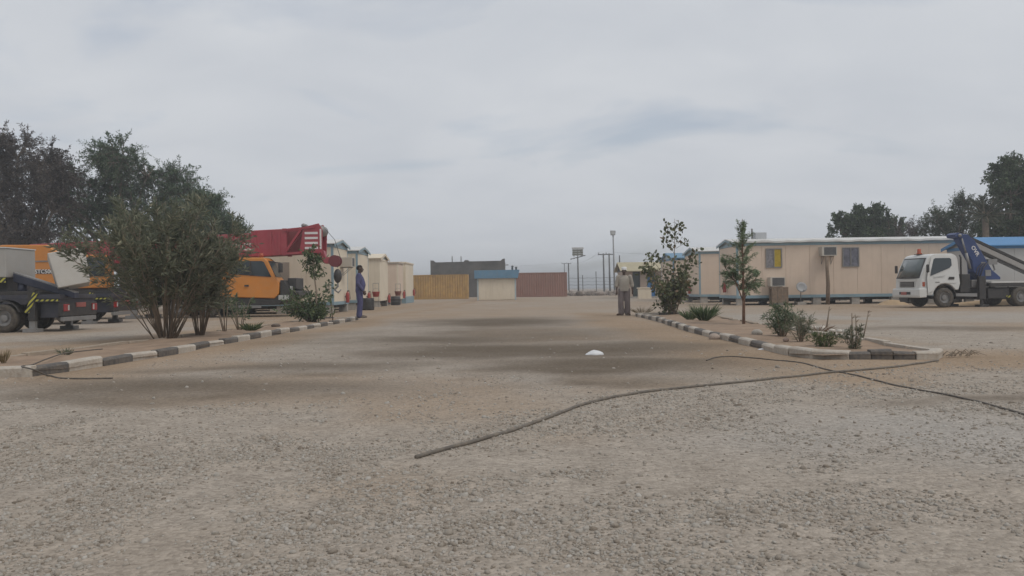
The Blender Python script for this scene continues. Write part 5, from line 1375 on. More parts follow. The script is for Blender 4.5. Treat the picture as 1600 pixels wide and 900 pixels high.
# ------------------------------------------------------------------ plants
def leaves_mesh(name, P, Dr, ln, wd, material, rs, fold=.25, six=False):
    """one small blade per point: base P, direction Dr"""
    n = len(P)
    Dr = Dr / (np.linalg.norm(Dr, axis=1, keepdims=True) + 1e-9)
    rnd = rs.normal(size=(n, 3)); S = np.cross(Dr, rnd); S /= (np.linalg.norm(S, axis=1, keepdims=True) + 1e-9); N = np.cross(S, Dr)
    ln = np.broadcast_to(ln, (n,))[:, None]; wd = np.broadcast_to(wd, (n,))[:, None]
    if not six:
        V = np.stack([P, P + Dr * ln * .5 + S * wd * .5 + N * wd * fold, P + Dr * ln - N * ln * .12, P + Dr * ln * .5 - S * wd * .5 + N * wd * fold], 1)
        F = (np.arange(n) * 4)[:, None] + np.arange(4)[None]
        return np_mesh(name, V.reshape(-1, 3), F, material)
    V = np.stack([P, P + Dr * ln * .3 + S * wd * .46 + N * wd * fold * .6, P + Dr * ln * .72 + S * wd * .42 + N * wd * fold * .4, P + Dr * ln - N * ln * .12,
                  P + Dr * ln * .72 - S * wd * .42 + N * wd * fold * .4, P + Dr * ln * .3 - S * wd * .46 + N * wd * fold * .6], 1)
    b = (np.arange(n) * 6)[:, None]
    F = np.concatenate([b + np.array([[0, 1, 4, 5]]), b + np.array([[1, 2, 3, 4]])], 0)
    return np_mesh(name, V.reshape(-1, 3), F, material)
def rdir(rs, n): 
    v = rs.normal(size=(n, 3)); return v / np.linalg.norm(v, axis=1, keepdims=True)

def tree(name, label, loc, trunk_h, clusters, leaf_m, rs, leaf=(.13, .05), twigs=9, per=26, twig_len=(.45, .95), droop=.15, r0=.2, bark=BARK, group=None, branches=9, six=False, cat='tree'):
    """clusters: (x,y,z,rx,ry,rz) clumps of the crown in metres from the foot"""
    t = thing(name, label, cat, loc, 0, group)
    wood = MB(); fork = Vector((rs.uniform(-.15, .15), rs.uniform(-.15, .15), trunk_h))
    wood.tube([(0, 0, -.15), (fork.x * .3 + .06, fork.y * .4, trunk_h * .45), tuple(fork)], [r0 * 1.25, r0, r0 * .85], 9)
    LP, LD = [], []
    for (x, y, z, rx, ry, rz) in clusters:
        c = Vector((x, y, z)); low = c - Vector((0, 0, rz * .55))
        mid = fork.lerp(low, .5) + Vector((rs.uniform(-.3, .3), rs.uniform(-.3, .3), rs.uniform(.0, .4)))
        br = r0 * .5
        wood.tube([tuple(fork - Vector((0, 0, .15))), tuple(mid), tuple(low)], [br, br * .7, br * .42], 6)
        dirs = rdir(rs, branches); dirs[:, 2] = dirs[:, 2] * .9 + .25
        for d in dirs:
            tip = c + Vector((d[0] * rx * .85, d[1] * ry * .85, d[2] * rz * .85))
            m1 = low.lerp(tip, .55) + Vector(rs.normal(size=3) * .12)
            wood.tube([tuple(low), tuple(m1), tuple(tip)], [br * .35, br * .22, br * .1], 4, False)
            for k in range(twigs):
                u = rs.uniform(.35, 1.0); s = (low.lerp(m1, u / .55) if u < .55 else m1.lerp(tip, (u - .55) / .45))
                outd = Vector(((s.x - x) / rx, (s.y - y) / ry, (s.z - z) / rz + .1))
                dv = Vector(rs.normal(size=3)) * .75 + outd * .9 + Vector((d[0], d[1], d[2])) * .4
                dv.normalize(); ll = rs.uniform(*twig_len)
                e = s + dv * ll; e.z -= droop * ll
                wood.tube([tuple(s), tuple(e)], [br * .10 + .004, .004], 3, False)
                q = rs.uniform(.12, 1.05, per)[:, None]
                pts = np.array(s)[None] * (1 - q) + np.array(e)[None] * q; pts[:, 2] += droop * .25 * ll * np.sin(q[:, 0] * PI)
                LP.append(pts + rs.normal(size=(per, 3)) * .03)
                LD.append(np.array(dv)[None] * .5 + rs.normal(size=(per, 3)) * .75 + np.array([[0, 0, -.15]]))
    link_mesh('trunk', wood.mesh('trunk', bark, True), t)
    P = np.concatenate(LP); Dv = np.concatenate(LD)
    ln = rs.uniform(leaf[0] * .65, leaf[0] * 1.25, len(P)); wd = rs.uniform(leaf[1] * .7, leaf[1] * 1.2, len(P))
    link_mesh('crown', leaves_mesh('crown', P, Dv, ln, wd, leaf_m, rs, six=six), t)
    return t
def clumps(rs, n, cx, cz, w, h, dep, r=(.9, 1.5), squash=.8, shape=None):
    """n clumps filling an upright oval w x h (x,z) and dep in y"""
    out_ = []
    for k in range(n):
        for _ in range(40):
            a = rs.uniform(-1, 1, 3)
            if a[0] ** 2 + a[1] ** 2 + a[2] ** 2 < 1: break
        rr = rs.uniform(*r)
        out_.append((cx + a[0] * w, a[1] * dep, cz + a[2] * h, rr, rr, rr * squash))
    return out_
ACA = leaf_mat('leaf_acacia', (0.043, 0.075, 0.043), (0.109, 0.162, 0.091), (0.175, 0.217, 0.130))
DRY = leaf_mat('leaf_dry_brown', (0.055, 0.051, 0.046), (0.130, 0.107, 0.100), (0.185, 0.158, 0.130))
RTREE = leaf_mat('leaf_dark_green', (0.036, 0.065, 0.029), (0.099, 0.143, 0.067), (0.153, 0.188, 0.099))
PALE = leaf_mat('leaf_pale_green', (0.054, 0.078, 0.046), (0.114, 0.150, 0.090))
rs = np.random.RandomState(21)
def bx(px, d): return D(px, 450, d).x
def bz(px, py, d): return D(px, py, d).z
# left: brownish tree at the edge, big green acacia, small acacia to its right
def cl_px(lst, d, X, dep=.9): return [(bx(px, d) - X, rs.uniform(-dep, dep), bz(px, py, d), r, r, r * .78) for (px, py, r) in lst]
d = 49.0; X = bx(28, d)
tree('acacia_tree', 'brownish half-dry tree filling the left edge behind the trucks', (X, d, 0), 2.2,
     cl_px([(8, 238, 1.1), (36, 236, 1.2), (62, 250, 1.1), (86, 266, 1.0), (100, 276, .8), (4, 272, 1.5), (42, 278, 1.5), (76, 294, 1.4), (22, 312, 1.5), (62, 328, 1.5), (95, 322, 1.2), (0, 348, 1.5), (46, 360, 1.5), (86, 364, 1.3), (-28, 258, 1.5), (-30, 308, 1.6), (-40, 352, 1.6), (20, 380, 1.4)], d, X),
     DRY, rs, (.17, .058), 12, 26, (.5, 1.5), .25, .28, group='trees behind the crane', branches=8)
d = 51.0; X = bx(195, d)
tree('acacia_tree', 'tall feathery green acacia rising highest above the oleander', (X, d, 0), 2.2,
     cl_px([(148, 246, 1.1), (174, 244, 1.2), (203, 250, 1.2), (232, 264, 1.1), (258, 276, 1.0), (280, 296, 1.0), (130, 280, 1.2), (165, 280, 1.6), (205, 288, 1.6), (245, 304, 1.5), (285, 322, 1.3), (136, 314, 1.4), (178, 322, 1.6), (220, 338, 1.6), (262, 344, 1.5), (118, 338, 1.3), (150, 356, 1.5), (200, 368, 1.5), (248, 372, 1.4), (112, 300, 1.0)], d, X),
     ACA, rs, (.18, .050), 12, 30, (.6, 1.6), .35, .3, group='trees behind the crane', branches=8)
d = 47.0; X = bx(312, d)
tree('acacia_tree', 'smaller acacia sloping down to the red crane boom', (X, d, 0), 1.8,
     cl_px([(302, 322, .9), (322, 314, .7), (332, 330, .8), (343, 350, .8), (354, 364, .6), (310, 348, 1.1), (328, 370, .9), (288, 358, 1.1), (366, 362, .35), (300, 378, 1.0)], d, X, .6),
     ACA, rs, (.17, .048), 12, 26, (.45, 1.1), .25, .2, group='trees behind the crane')
# right side trees beyond the cabins
d = 66.0; X = bx(1360, d)
def cl_px(lst, d, X): return [(bx(px, d) - X, rs.uniform(-.8, .8), bz(px, py, d), r, r, r * .78) for (px, py, r) in lst]
tree('shade_tree', 'rounded dark tree showing over the middle of the long peach roof', (X, d, 0), 2.6, cl_px([(1312, 352, 1.1), (1330, 344, 1.2), (1345, 350, 1.3), (1356, 338, 1.2), (1372, 345, 1.4), (1388, 350, 1.3), (1402, 355, 1.1), (1335, 364, 1.3), (1365, 364, 1.5), (1395, 366, 1.3), (1350, 380, 1.6), (1380, 382, 1.6), (1320, 378, 1.3)], d, X), RTREE, rs, (.20, .11), 9, 24, (.35, .7), .1, .24, group='trees beyond the right cabins')
d = 60.0; X = bx(1425, d)
tree('thorn_bush', 'sparse low thorn bush peeping over the peach roof beside the rounded tree', (X, d, 0), 1.8, cl_px([(1412, 362, .8), (1425, 359, .7), (1434, 364, .8), (1420, 374, 1.1), (1432, 378, 1.0)], d, X), DRY, rs, (.15, .05), 5, 12, (.4, .8), .1, .12, group='trees beyond the right cabins')
d = 58.0; X = bx(1490, d)
tree('wispy_tree', 'pale wispy tree with upright twigs above the blue loader arm', (X, d, 0), 2.2, cl_px([(1464, 342, .7), (1466, 354, .9), (1484, 346, .8), (1505, 330, .8), (1507, 316, .45), (1512, 345, 1.0), (1490, 360, 1.1), (1470, 368, 1.0), (1512, 364, 1.2), (1525, 350, .9), (1495, 380, 1.4)], d, X), PALE, rs, (.15, .05), 8, 20, (.4, .9), -.1, .16, group='trees beyond the right cabins')
d = 54.0; X = bx(1590, d)
tree('shade_tree', 'big dense dark tree at the right edge behind the blue roof', (X, d, 0), 2.4, cl_px([(1582, 262, .7), (1596, 258, .8), (1578, 280, .9), (1600, 280, 1.3), (1572, 300, 1.0), (1592, 305, 1.4), (1562, 325, 1.0), (1580, 330, 1.5), (1602, 330, 1.5), (1560, 350, 1.3), (1585, 355, 1.6), (1548, 362, 1.0), (1605, 360, 1.6), (1620, 300, 1.6), (1625, 345, 1.6), (1570, 375, 1.5), (1600, 382, 1.5), (1640, 320, 1.5)], d, X), RTREE, rs, (.18, .085), 10, 26, (.35, .75), .1, .3, group='trees beyond the right cabins')

# date palm by the big tree
def palm():
    d = 52.0; X = bx(1541, d); zc = bz(1545, 338, d)
    t = thing('date_palm', 'date palm fronds fanning left out of the big dark tree', 'palm', (X, d, 0), 0, 'trees beyond the right cabins')
    MB().tube([(0, 0, -.1), (.05, 0, zc * .5), (.0, 0, zc)], [.24, .2, .17], 10).obj('trunk', BARK, t, True)
    LP, LD, ribs = [], [], MB()
    for k in range(26):
        a = rs.uniform(0, 2 * PI); el = rs.uniform(-.2, 1.2); L_ = rs.uniform(1.4, 2.0)
        d0 = Vector((math.cos(a) * math.cos(el), math.sin(a) * math.cos(el), math.sin(el)))
        pts = [Vector((0, 0, zc)) + d0 * (L_ * q) + Vector((0, 0, -.55 * q * q * L_ * .5)) for q in np.linspace(0, 1, 7)]
        ribs.tube(pts, [.025, .02, .018, .015, .012, .009, .006], 4)
        q = np.repeat(np.linspace(.2, 1, 34), 2)
        pp = np.array([np.interp(q, np.linspace(0, 1, 7), [p[j] for p in pts]) for j in range(3)]).T
        side = np.array(d0.cross(Vector((0, 0, 1))).normalized()); sg = np.tile([1, -1], 34)[:, None]
        LP.append(pp); LD.append(sg * side[None] * .8 + np.array(d0)[None] * .7 + rs.normal(size=(68, 3)) * .12 + np.array([[0, 0, .15]]))
    P = np.concatenate(LP); Dv = np.concatenate(LD)
    link_mesh('crown', leaves_mesh('crown', P, Dv, rs.uniform(.25, .42, len(P)), .035, leaf_mat('leaf_palm', (0.045, 0.055, 0.035), (0.09, 0.10, 0.07)), rs), t)
    ribs.obj('frond_rib', STEM, t)
palm()

def oleander(label, base, stems, height, spread, rs, leaf_m, leaf=(.13, .024), per=34, group=None, bare=.28, stem_r=.016, flowers=0, name='oleander', side=None, twigs=5, stem_m=STEM, up=1.0, lean=(0, 0)):
    """many stems fanning from one foot, whorled narrow leaves on the upper part"""
    t = thing(name, label, 'shrub', base, 0, group)
    w = MB(); LP, LD = [], []
    tips = []
    for k in range(stems):
        a = rs.uniform(0, 2 * PI); sp = spread * rs.uniform(.1, 1.0) ** .7; h = height * (1 - .32 * (sp / spread) ** 2) * rs.uniform(.78, 1.02)
        b0 = Vector((math.cos(a) * .11 * rs.rand() * spread, math.sin(a) * .11 * rs.rand() * spread, -.05))
        e = Vector((math.cos(a) * sp + lean[0], math.sin(a) * sp * .9 + lean[1], h))
        m1 = b0.lerp(e, .35) + Vector((0, 0, .10 * h)); m2 = b0.lerp(e, .7) + Vector((0, 0, .06 * h))
        pts = [b0, m1, m2, e]; w.tube([tuple(p) for p in pts], [stem_r * 1.2, stem_r, stem_r * .7, stem_r * .3], 5)
        def on(u):
            u = u * 3; i = min(2, int(u)); return pts[i].lerp(pts[i + 1], u - i)
        ends = [(on(bare + .05), e, (e - m1).normalized())]
        for j in range(twigs):
            u = rs.uniform(bare, .95); s = on(u); dv = ((e - b0).normalized() * .8 + Vector(rs.normal(size=3)) * .55); dv.z = abs(dv.z) * .8 + .1; dv.normalize()
            L_ = rs.uniform(.16, .34) * height * .8 * (1.1 - .5 * u); q = s + dv * L_
            w.tube([tuple(s), tuple(q)], [stem_r * .45, stem_r * .2], 3, False); ends.append((s, q, dv))
        for (s, q, dv) in ends:
            u = rs.rand(per) ** .8
            pp = np.array(s)[None] * (1 - u[:, None]) + np.array(q)[None] * u[:, None]
            an = rs.uniform(0, 2 * PI, per); o1 = np.array(dv.orthogonal().normalized()); o2 = np.cross(np.array(dv), o1)
            rad = np.cos(an)[:, None] * o1 + np.sin(an)[:, None] * o2
            LP.append(pp); LD.append(rad * rs.uniform(.6, 1.0, (per, 1)) + np.array(dv)[None] * rs.uniform(.4, 1.1, (per, 1)) * up + rs.normal(size=(per, 3)) * .12)
        tips.append(e)
    link_mesh('stems', w.mesh('stems', stem_m, True), t)
    P = np.concatenate(LP); Dv = np.concatenate(LD)
    link_mesh('foliage', leaves_mesh('foliage', P, Dv, rs.uniform(leaf[0] * .6, leaf[0] * 1.15, len(P)), rs.uniform(leaf[1] * .8, leaf[1] * 1.2, len(P)), leaf_m, rs, .18), t)
    return t
OLE = leaf_mat('leaf_oleander', (0.10, 0.112, 0.072), (0.21, 0.225, 0.155), (0.29, 0.27, 0.18), trans=.35)
OLE2 = leaf_mat('leaf_oleander_dark', (0.062, 0.100, 0.054), (0.155, 0.203, 0.114), (0.228, 0.259, 0.145), trans=.2)
b = G(258, 528, .05); oleander('largest oleander, a wide grey-green mass on many stems in the left bed', b, 64, 3.15, 2.1, rs, OLE, (.19, .032), 17, 'oleanders in the left bed', .20, .010, twigs=11, lean=(-.2, 0), up=1.2)
b = G(312, 523, .05); oleander('oleander just right of the largest one, in front of the orange crane cab', b, 34, 2.55, .85, rs, OLE, (.19, .032), 16, 'oleanders in the left bed', .20, .009, twigs=10, up=1.2)
b = G(375, 514, .05); oleander('thin low oleander shoots between the big oleanders and the green shrub', b, 7, .95, .45, rs, OLE2, (.13, .026), 16, 'oleanders in the left bed', .25, .012, twigs=3)
b = G(352, 518, .05); oleander('sparse leaning shoots at the right foot of the oleanders', b, 5, 1.3, .5, rs, OLE, (.14, .026), 16, 'oleanders in the left bed', .35, .012, twigs=3)
# leafy shrub with a tall stem and hanging dry leaves
LSH = leaf_mat('leaf_green_shrub', (0.049, 0.077, 0.035), (0.119, 0.161, 0.070), (0.168, 0.196, 0.084))
b = G(490, 503, .05)
sg = thing('leafy_shrub', 'green leafy shrub with a taller stem, beside the cream cabin corner', 'shrub', b)
w = MB(); LP, LD = [], []
for k in range(60):
    a = rs.uniform(0, 2 * PI); r = rs.uniform(.1, 1.0) ** .6; e = Vector((math.cos(a) * r * 1.0 - .15, math.sin(a) * r * .7, rs.uniform(.35, 1.15) * (1.15 - .5 * r)))
    w.tube([(e.x * .12, e.y * .12, -.03), (e.x * .5, e.y * .5, e.z * .65), tuple(e)], [.014, .010, .004], 4)
    u = rs.uniform(.35, 1, 34)[:, None]; LP.append(np.array([[e.x, e.y, e.z]]) * u + rs.normal(size=(34, 3)) * .06); LD.append(rs.normal(size=(34, 3)) + np.array([[0, 0, .2]]))
tall = [Vector((.05, 0, 0)), Vector((.10, .02, .9)), Vector((.02, 0, 1.6)), Vector((.0, 0, 2.35))]
w.tube([tuple(p) for p in tall], [.03, .026, .02, .01], 6)
for k in range(22):
    s = tall[1].lerp(tall[3], rs.uniform(.3, 1.0)); dv = Vector(rs.normal(size=3)); dv.z = dv.z * .4 - .1; dv.normalize(); e = s + dv * rs.uniform(.15, .42)
    w.tube([tuple(s), tuple(e)], [.008, .004], 3, False)
    u = rs.uniform(.3, 1.1, 24)[:, None]; LP.append(np.array(s)[None] * (1 - u) + np.array(e)[None] * u + rs.normal(size=(24, 3)) * .04); LD.append(rs.normal(size=(24, 3)) * .6 + np.array([[0, 0, -.6]]))
link_mesh('stems', w.mesh('stems', STEM, True), sg)
P = np.concatenate(LP); Dv = np.concatenate(LD); link_mesh('foliage', leaves_mesh('foliage', P, Dv, rs.uniform(.07, .16, len(P)), rs.uniform(.03, .06, len(P)), LSH, rs, six=True), sg)
# a leggy seedling with a few leaves by the cabin corner
def leggy(label, base, h, rs, lm, nleaf=40, spread=.35, name='sapling', cat='sapling', leaf=(.13, .08), lean=0.0):
    t = thing(name, label, cat, base); w = MB()
    w.tube([(0, 0, -.05), (lean * .4, 0, h * .5), (lean, 0, h)], [.02, .015, .006], 6); P, Dv = [], []
    for k in range(max(4, nleaf // 6)):
        u = rs.uniform(.35, 1); s = Vector((lean * u, 0, h * u)); dv = Vector(rs.normal(size=3)); dv.z = abs(dv.z) * .6; dv.normalize(); e = s + dv * rs.uniform(.3, 1) * spread
        w.tube([tuple(s), tuple(e)], [.007, .003], 3, False)
        for j in range(6): q = rs.uniform(.3, 1.05); P.append(np.array(s.lerp(e, q))); Dv.append(np.array(dv) * .4 + rs.normal(size=3) * .6 + np.array([0, 0, -.2]))
    link_mesh('stem', w.mesh('stem', STEM, True), t)
    link_mesh('foliage', leaves_mesh('foliage', np.array(P), np.array(Dv), rs.uniform(leaf[0] * .6, leaf[0] * 1.2, len(P)), rs.uniform(leaf[1] * .7, leaf[1] * 1.1, len(P)), lm, rs, six=True), t)
b = G(520, 500, .05); leggy('leggy seedling with dark round leaves at the cream cabin corner', b, 1.15, rs, OLE2, 60, .3, lean=-.1)
# tufts of grass and weeds
def tuft(label, base, n, h, spread, lm, rs, name='grass_tuft', cat='grass tuft', wd=.012, group=None):
    o_ = rs.uniform(0, 2 * PI, n); r = rs.rand(n) ** .5
    P = np.stack([np.cos(o_) * r * spread * .25, np.sin(o_) * r * spread * .25, np.full(n, -.02)], -1)
    Dv = np.stack([np.cos(o_) * r * spread, np.sin(o_) * r * spread, np.full(n, h) * rs.uniform(.6, 1.1, n)], -1) + rs.normal(size=(n, 3)) * .05 * h
    ln = np.linalg.norm(Dv, axis=1)
    o = link_mesh(name, leaves_mesh(name, P, Dv, ln, rs.uniform(.7, 1.3, n) * wd, lm, rs, .1), None, base)
    return props(o, label, cat, group)
GRS = leaf_mat('leaf_grass', (0.055, 0.085, 0.028), (0.12, 0.165, 0.055), (0.22, 0.20, 0.10)); DGR = leaf_mat('leaf_dry_grass', (0.16, 0.125, 0.07), (0.28, 0.22, 0.13))
AGV = leaf_mat('leaf_agave', (0.05, 0.085, 0.035), (0.12, 0.17, 0.07), (0.30, 0.29, 0.19))
tuft('small grey-green weed in the near end of the left bed', G(102, 554, .05), 60, .13, .16, OLE, rs, 'weed', 'weed', .016)
tuft('dry upright weed at the left picture edge', G(6, 566, .05), 60, .22, .10, DGR, rs, 'weed', 'weed', .014)
tuft('low green weed at the foot of the thin oleander shoots', G(392, 516, .05), 90, .22, .3, LSH, rs, 'weed', 'weed', .03)
tuft('bright green spiky clump at the middle of the right bed', G(1100, 501, .05), 200, .46, .42, AGV, rs, 'spiky_clump', 'plant', .035)
tuft('second darker spiky clump left of the bright green one', G(1078, 499, .05), 100, .30, .36, LSH, rs, 'spiky_clump', 'plant', .03)
# right bed: broad-leaved bush with a tall shoot
BRD = leaf_mat('leaf_broad', (0.070, 0.084, 0.039), (0.150, 0.162, 0.074), (0.211, 0.150, 0.088), trans=.15)
def broad_bush():
    base = G(1050, 491, .05); d = base.y
    t = thing('broadleaf_bush', 'broad-leaved bush with a tall thin leader, at the far end of the right bed', 'bush', base)
    w = MB(); LP, LD = [], []
    loc = lambda px, py: Vector((D(px, py, d).x - base.x, 0, D(px, py, d).z - base.z))
    def branch(pts, r, leaves, spr, l0=.3):
        pts = [Vector(p) for p in pts]; w.tube([tuple(p) for p in pts], [r * (1 - .75 * i / (len(pts) - 1)) for i in range(len(pts))], 5)
        for k in range(leaves):
            u = rs.uniform(l0, 1.0) * (len(pts) - 1); i = min(len(pts) - 2, int(u)); s = pts[i].lerp(pts[i + 1], u - i)
            dv = rs.normal(size=3); dv /= np.linalg.norm(dv); LP.append(np.array(s) + dv * spr * rs.rand()); LD.append(dv * .8 + np.array([0, 0, .15]))
    # dense lower body
    for k in range(46):
        a = rs.uniform(0, 2 * PI); px, py = rs.uniform(1004, 1086), rs.uniform(402, 452)
        if py > 432: px = 1046 + (px - 1046) * .62
        e = loc(px, py); e.y = rs.uniform(-.75, .75)
        b0 = Vector((rs.uniform(-.14, .14), rs.uniform(-.12, .12), -.05)); branch([b0, b0.lerp(e, .5) + Vector((rs.uniform(-.1, .1), 0, .1)), e], .012, 27, .20, .42)
    for k in range(10):
        e = loc(rs.uniform(1024, 1062), rs.uniform(455, 478)); e.y = rs.uniform(-.4, .4); branch([Vector((e.x * .3, e.y * .3, -.04)), e * .6, e], .010, 13, .13, .2)
    for (px, py) in ((1001, 414), (1094, 386), (1092, 412), (1086, 440), (1006, 396), (1024, 394), (1008, 420), (1000, 428)):
        e = loc(px, py); e.y = rs.uniform(-.4, .4); b0 = loc(1046, 440); branch([b0, b0.lerp(e, .6) + Vector((0, 0, .05)), e], .012, 22, .10, .5)
    tip = loc(1054, 342); b0 = loc(1052, 470); m_ = loc(1054, 395); branch([b0, m_, tip], .022, 10, .05, .7)
    for (px, py, qx, qy) in ((1036, 348, 1052, 372), (1034, 366, 1053, 388), (1042, 352, 1054, 368), (1068, 354, 1054, 372), (1072, 378, 1056, 388), (1062, 346, 1054, 362), (1032, 378, 1052, 392), (1048, 384, 1053, 396), (1064, 374, 1055, 382), (1040, 362, 1053, 380)):
        e = loc(px, py); e.y = rs.uniform(-.25, .25); branch([loc(qx, qy), e], .008, 13, .075, .45)
    link_mesh('stems', w.mesh('stems', STEM, True), t)
    P = np.array(LP); Dv = np.array(LD); link_mesh('foliage', leaves_mesh('foliage', P, Dv, rs.uniform(.09, .16, len(P)), rs.uniform(.07, .11, len(P)), BRD, rs, .15, six=True), t)
broad_bush()
# young feathery tree on a thin trunk
def moringa():
    base = G(1162, 505, .05); d = base.y
    t = thing('young_tree', 'young feathery tree on a thin brown trunk in the right bed', 'tree', base)
    loc = lambda px, py: Vector((D(px, py, d).x - base.x, 0, D(px, py, d).z - base.z))
    w = MB(); LP, LD = [], []
    TR = mat('trunk_red_brown', (0.17, 0.095, 0.06), .85, .25, 10)
    w.tube([(0, 0, -.08), tuple(loc(1162, 470)), tuple(loc(1161, 430)), tuple(loc(1160, 385)), tuple(loc(1160, 342))], [.042, .036, .028, .018, .006], 8)
    def frond(s, e):
        mid = s.lerp(e, .55) + Vector((0, 0, .06)); w.tube([tuple(s), tuple(mid), tuple(e)], [.009, .006, .003], 3, False)
        q = np.repeat(np.linspace(.22, 1.0, 26), 4); pp = np.array([np.interp(q, [0, .55, 1], [s[j], mid[j], e[j]]) for j in range(3)]).T
        dv = (e - s).normalized(); sd = np.array(dv.cross(Vector((0, 0, 1))).normalized()); sg = np.tile([1, -1, 1, -1], 26)[:, None]
        dd = sg * sd[None] * .6 + np.array(dv)[None] * .5 + rs.normal(size=(104, 3)) * .35 + np.array([[0, 0, -.25]])
        LP.append(pp + rs.normal(size=(104, 3)) * .02); LD.append(dd)
    for k in range(50):
        u = (k + rs.rand()) / 50; py = 345 + 110 * u; s = loc(1160.5, min(452, py + 22)); s.y = 0
        wdt = (7 + 30 * min(1, u * 2.2) * (1 - .25 * max(0, u - .6)))
        a = rs.uniform(0, 2 * PI); r = wdt / FPX * d * rs.uniform(.55, 1.0); e = loc(1160, py - 4 + rs.uniform(-5, 5)); e.x += math.cos(a) * r; e.y += math.sin(a) * r; e.z -= .3 * r
        frond(s, e)
    for (px, py, qx, qy) in ((1144, 428, 1160, 470), (1150, 440, 1160, 468), (1182, 428, 1162, 462), (1175, 444, 1162, 470), (1136, 418, 1152, 446)):
        s, e = loc(qx, qy), loc(px, py); s.y = rs.uniform(-.05, .05); e.y = rs.uniform(-.3, .3); w.tube([tuple(s), tuple(e)], [.016, .008], 5); 
        for j in range(6): frond(e, e + Vector((rs.uniform(-.35, .35), rs.uniform(-.3, .3), rs.uniform(-.15, .3))))
    link_mesh('trunk', w.mesh('trunk', TR, True), t)
    P = np.concatenate(LP); Dv = np.concatenate(LD); link_mesh('crown', leaves_mesh('crown', P, Dv, rs.uniform(.045, .075, len(P)), rs.uniform(.012, .02, len(P)), leaf_mat('leaf_moringa', (0.121, 0.167, 0.097), (0.256, 0.324, 0.189)), rs), t)
moringa()
b = G(1222, 526, .05); oleander('dense young oleander, the tallest shrub at the near end of the right bed', b, 20, .64, .34, rs, OLE2, (.10, .013), 14, 'shrubs in the right bed', .12, .008, name='young_oleander', twigs=5)
b = G(1251, 533, .05); oleander('dry-looking young oleander with a narrow pointed top, right of the dense one', b, 12, .52, .28, rs, OLE, (.13, .012), 10, 'shrubs in the right bed', .10, .007, name='young_oleander', twigs=4)
b = G(1290, 541, .05); oleander('low bright green weed patch in the near end of the right bed', b, 22, .22, .34, rs, GRS, (.06, .012), 9, 'shrubs in the right bed', .05, .005, name='low_weed', twigs=4)
b = G(1334, 545, .05); oleander('small leafy plant with bare sticks at the near right end of the bed', b, 12, .34, .20, rs, OLE, (.06, .014), 9, 'shrubs in the right bed', .05, .006, name='low_plant', twigs=4)
tuft('reddish dry grass along the back of the right bed', G(1280, 517, .05), 70, .17, .32, leaf_mat('leaf_red_dry', (0.17, 0.11, 0.07), (0.26, 0.18, 0.12)), rs, 'dry_grass', 'grass tuft', .012)
tuft('dry grass at the kerb stones of the far end of the right bed', G(1003, 490, .05), 90, .28, .5, DGR, rs, 'dry_grass', 'grass tuft', .014)
# bare sticks
def stick(label, base, top, r=.014, head=False):
    base = Vector(base); top = Vector(top); m = MB(); v = top - base
    m.tube([(0, 0, -.06), tuple(v * .5 + Vector((.01, 0, 0))), tuple(v)], [r, r * .8, r * .6], 6)
    if head:
        for k in range(5): m.tube([tuple(v), tuple(v + Vector((rs.uniform(-.07, .07), rs.uniform(-.05, .05), rs.uniform(-.01, .05))))], [.007, .004], 4)
    m.tube([tuple(v * .8), tuple(v * .86 + Vector((.05, 0, .03)))], [r * .6, r * .4], 5)
    props(m.obj('bare_stick', STEM, None, True, loc=base), label, 'stick', 'bare sticks in the right bed')
def at_base(px, py, tx, ty):
    b_ = G(px, py, .05); return b_, D(tx, ty, b_.y)
stick('tallest bare stick, standing behind the low weeds in the right bed', *at_base(1290, 516, 1296, 479), .02)
stick('left of the two upright dead sticks by the small leafy plant', *at_base(1330, 538, 1331, 489), .014)
stick('shorter upright dead stick right beside the left one', *at_base(1337, 538, 1337, 496), .014, True)
stick('leaning dead stick with a forked dry head at the right', *at_base(1348, 526, 1357, 488), .014, True)
# stones
def stone(label, px, py, r, z=.0, c=(0.42, 0.38, 0.33), group=None, name='stone'):
    b_ = G(px, py, z); m = MB().ball((0, 0, 0), r, 12, 8, rs.uniform(1.0, 1.4), rs.uniform(.8, 1.1), rs.uniform(.6, .8))
    m.v = [tuple(Vector(v) * (1 + .14 * float(vnoise(v[0] / r * 1.7 + px, v[1] / r * 1.7 + v[2] / r * 1.3)))) for v in m.v]
    o = m.obj(name, mat('stone_%d' % int(c[0] * 1000), c, .9, .2, 8, bump=.4), None, True, loc=(b_.x, b_.y, z + r * .45)); props(o, label, 'stone', group)
stone('pale stone lying against the left kerb of the right bed', 1116, 530, .085, 0, (0.36, 0.29, 0.24))
stone('pale rounded stone on the soil of the right bed left of the shrubs', 1183, 524, .10, .05, (0.40, 0.36, 0.31))
for k, px in enumerate((1268, 1276, 1284, 1300, 1312, 1322)):
    stone('%s small white stone in the row behind the right bed shrubs' % ('leftmost', 'second from left', 'third from left', 'fourth from left', 'fifth from left', 'rightmost')[k], px, 514 + (px - 1268) * .13, .05 + .012 * (k % 3), .06, (0.52, 0.48, 0.42), 'white stones along the back of the bed')
stone('dark clod on the soil beside the green shrub in the left bed', 431, 511, .09, .05, (0.12, 0.09, 0.07), name='clod')
stone('pinkish stone in the right bed by the trunk of the young tree', 1228, 533, .05, .05, (0.30, 0.22, 0.18))

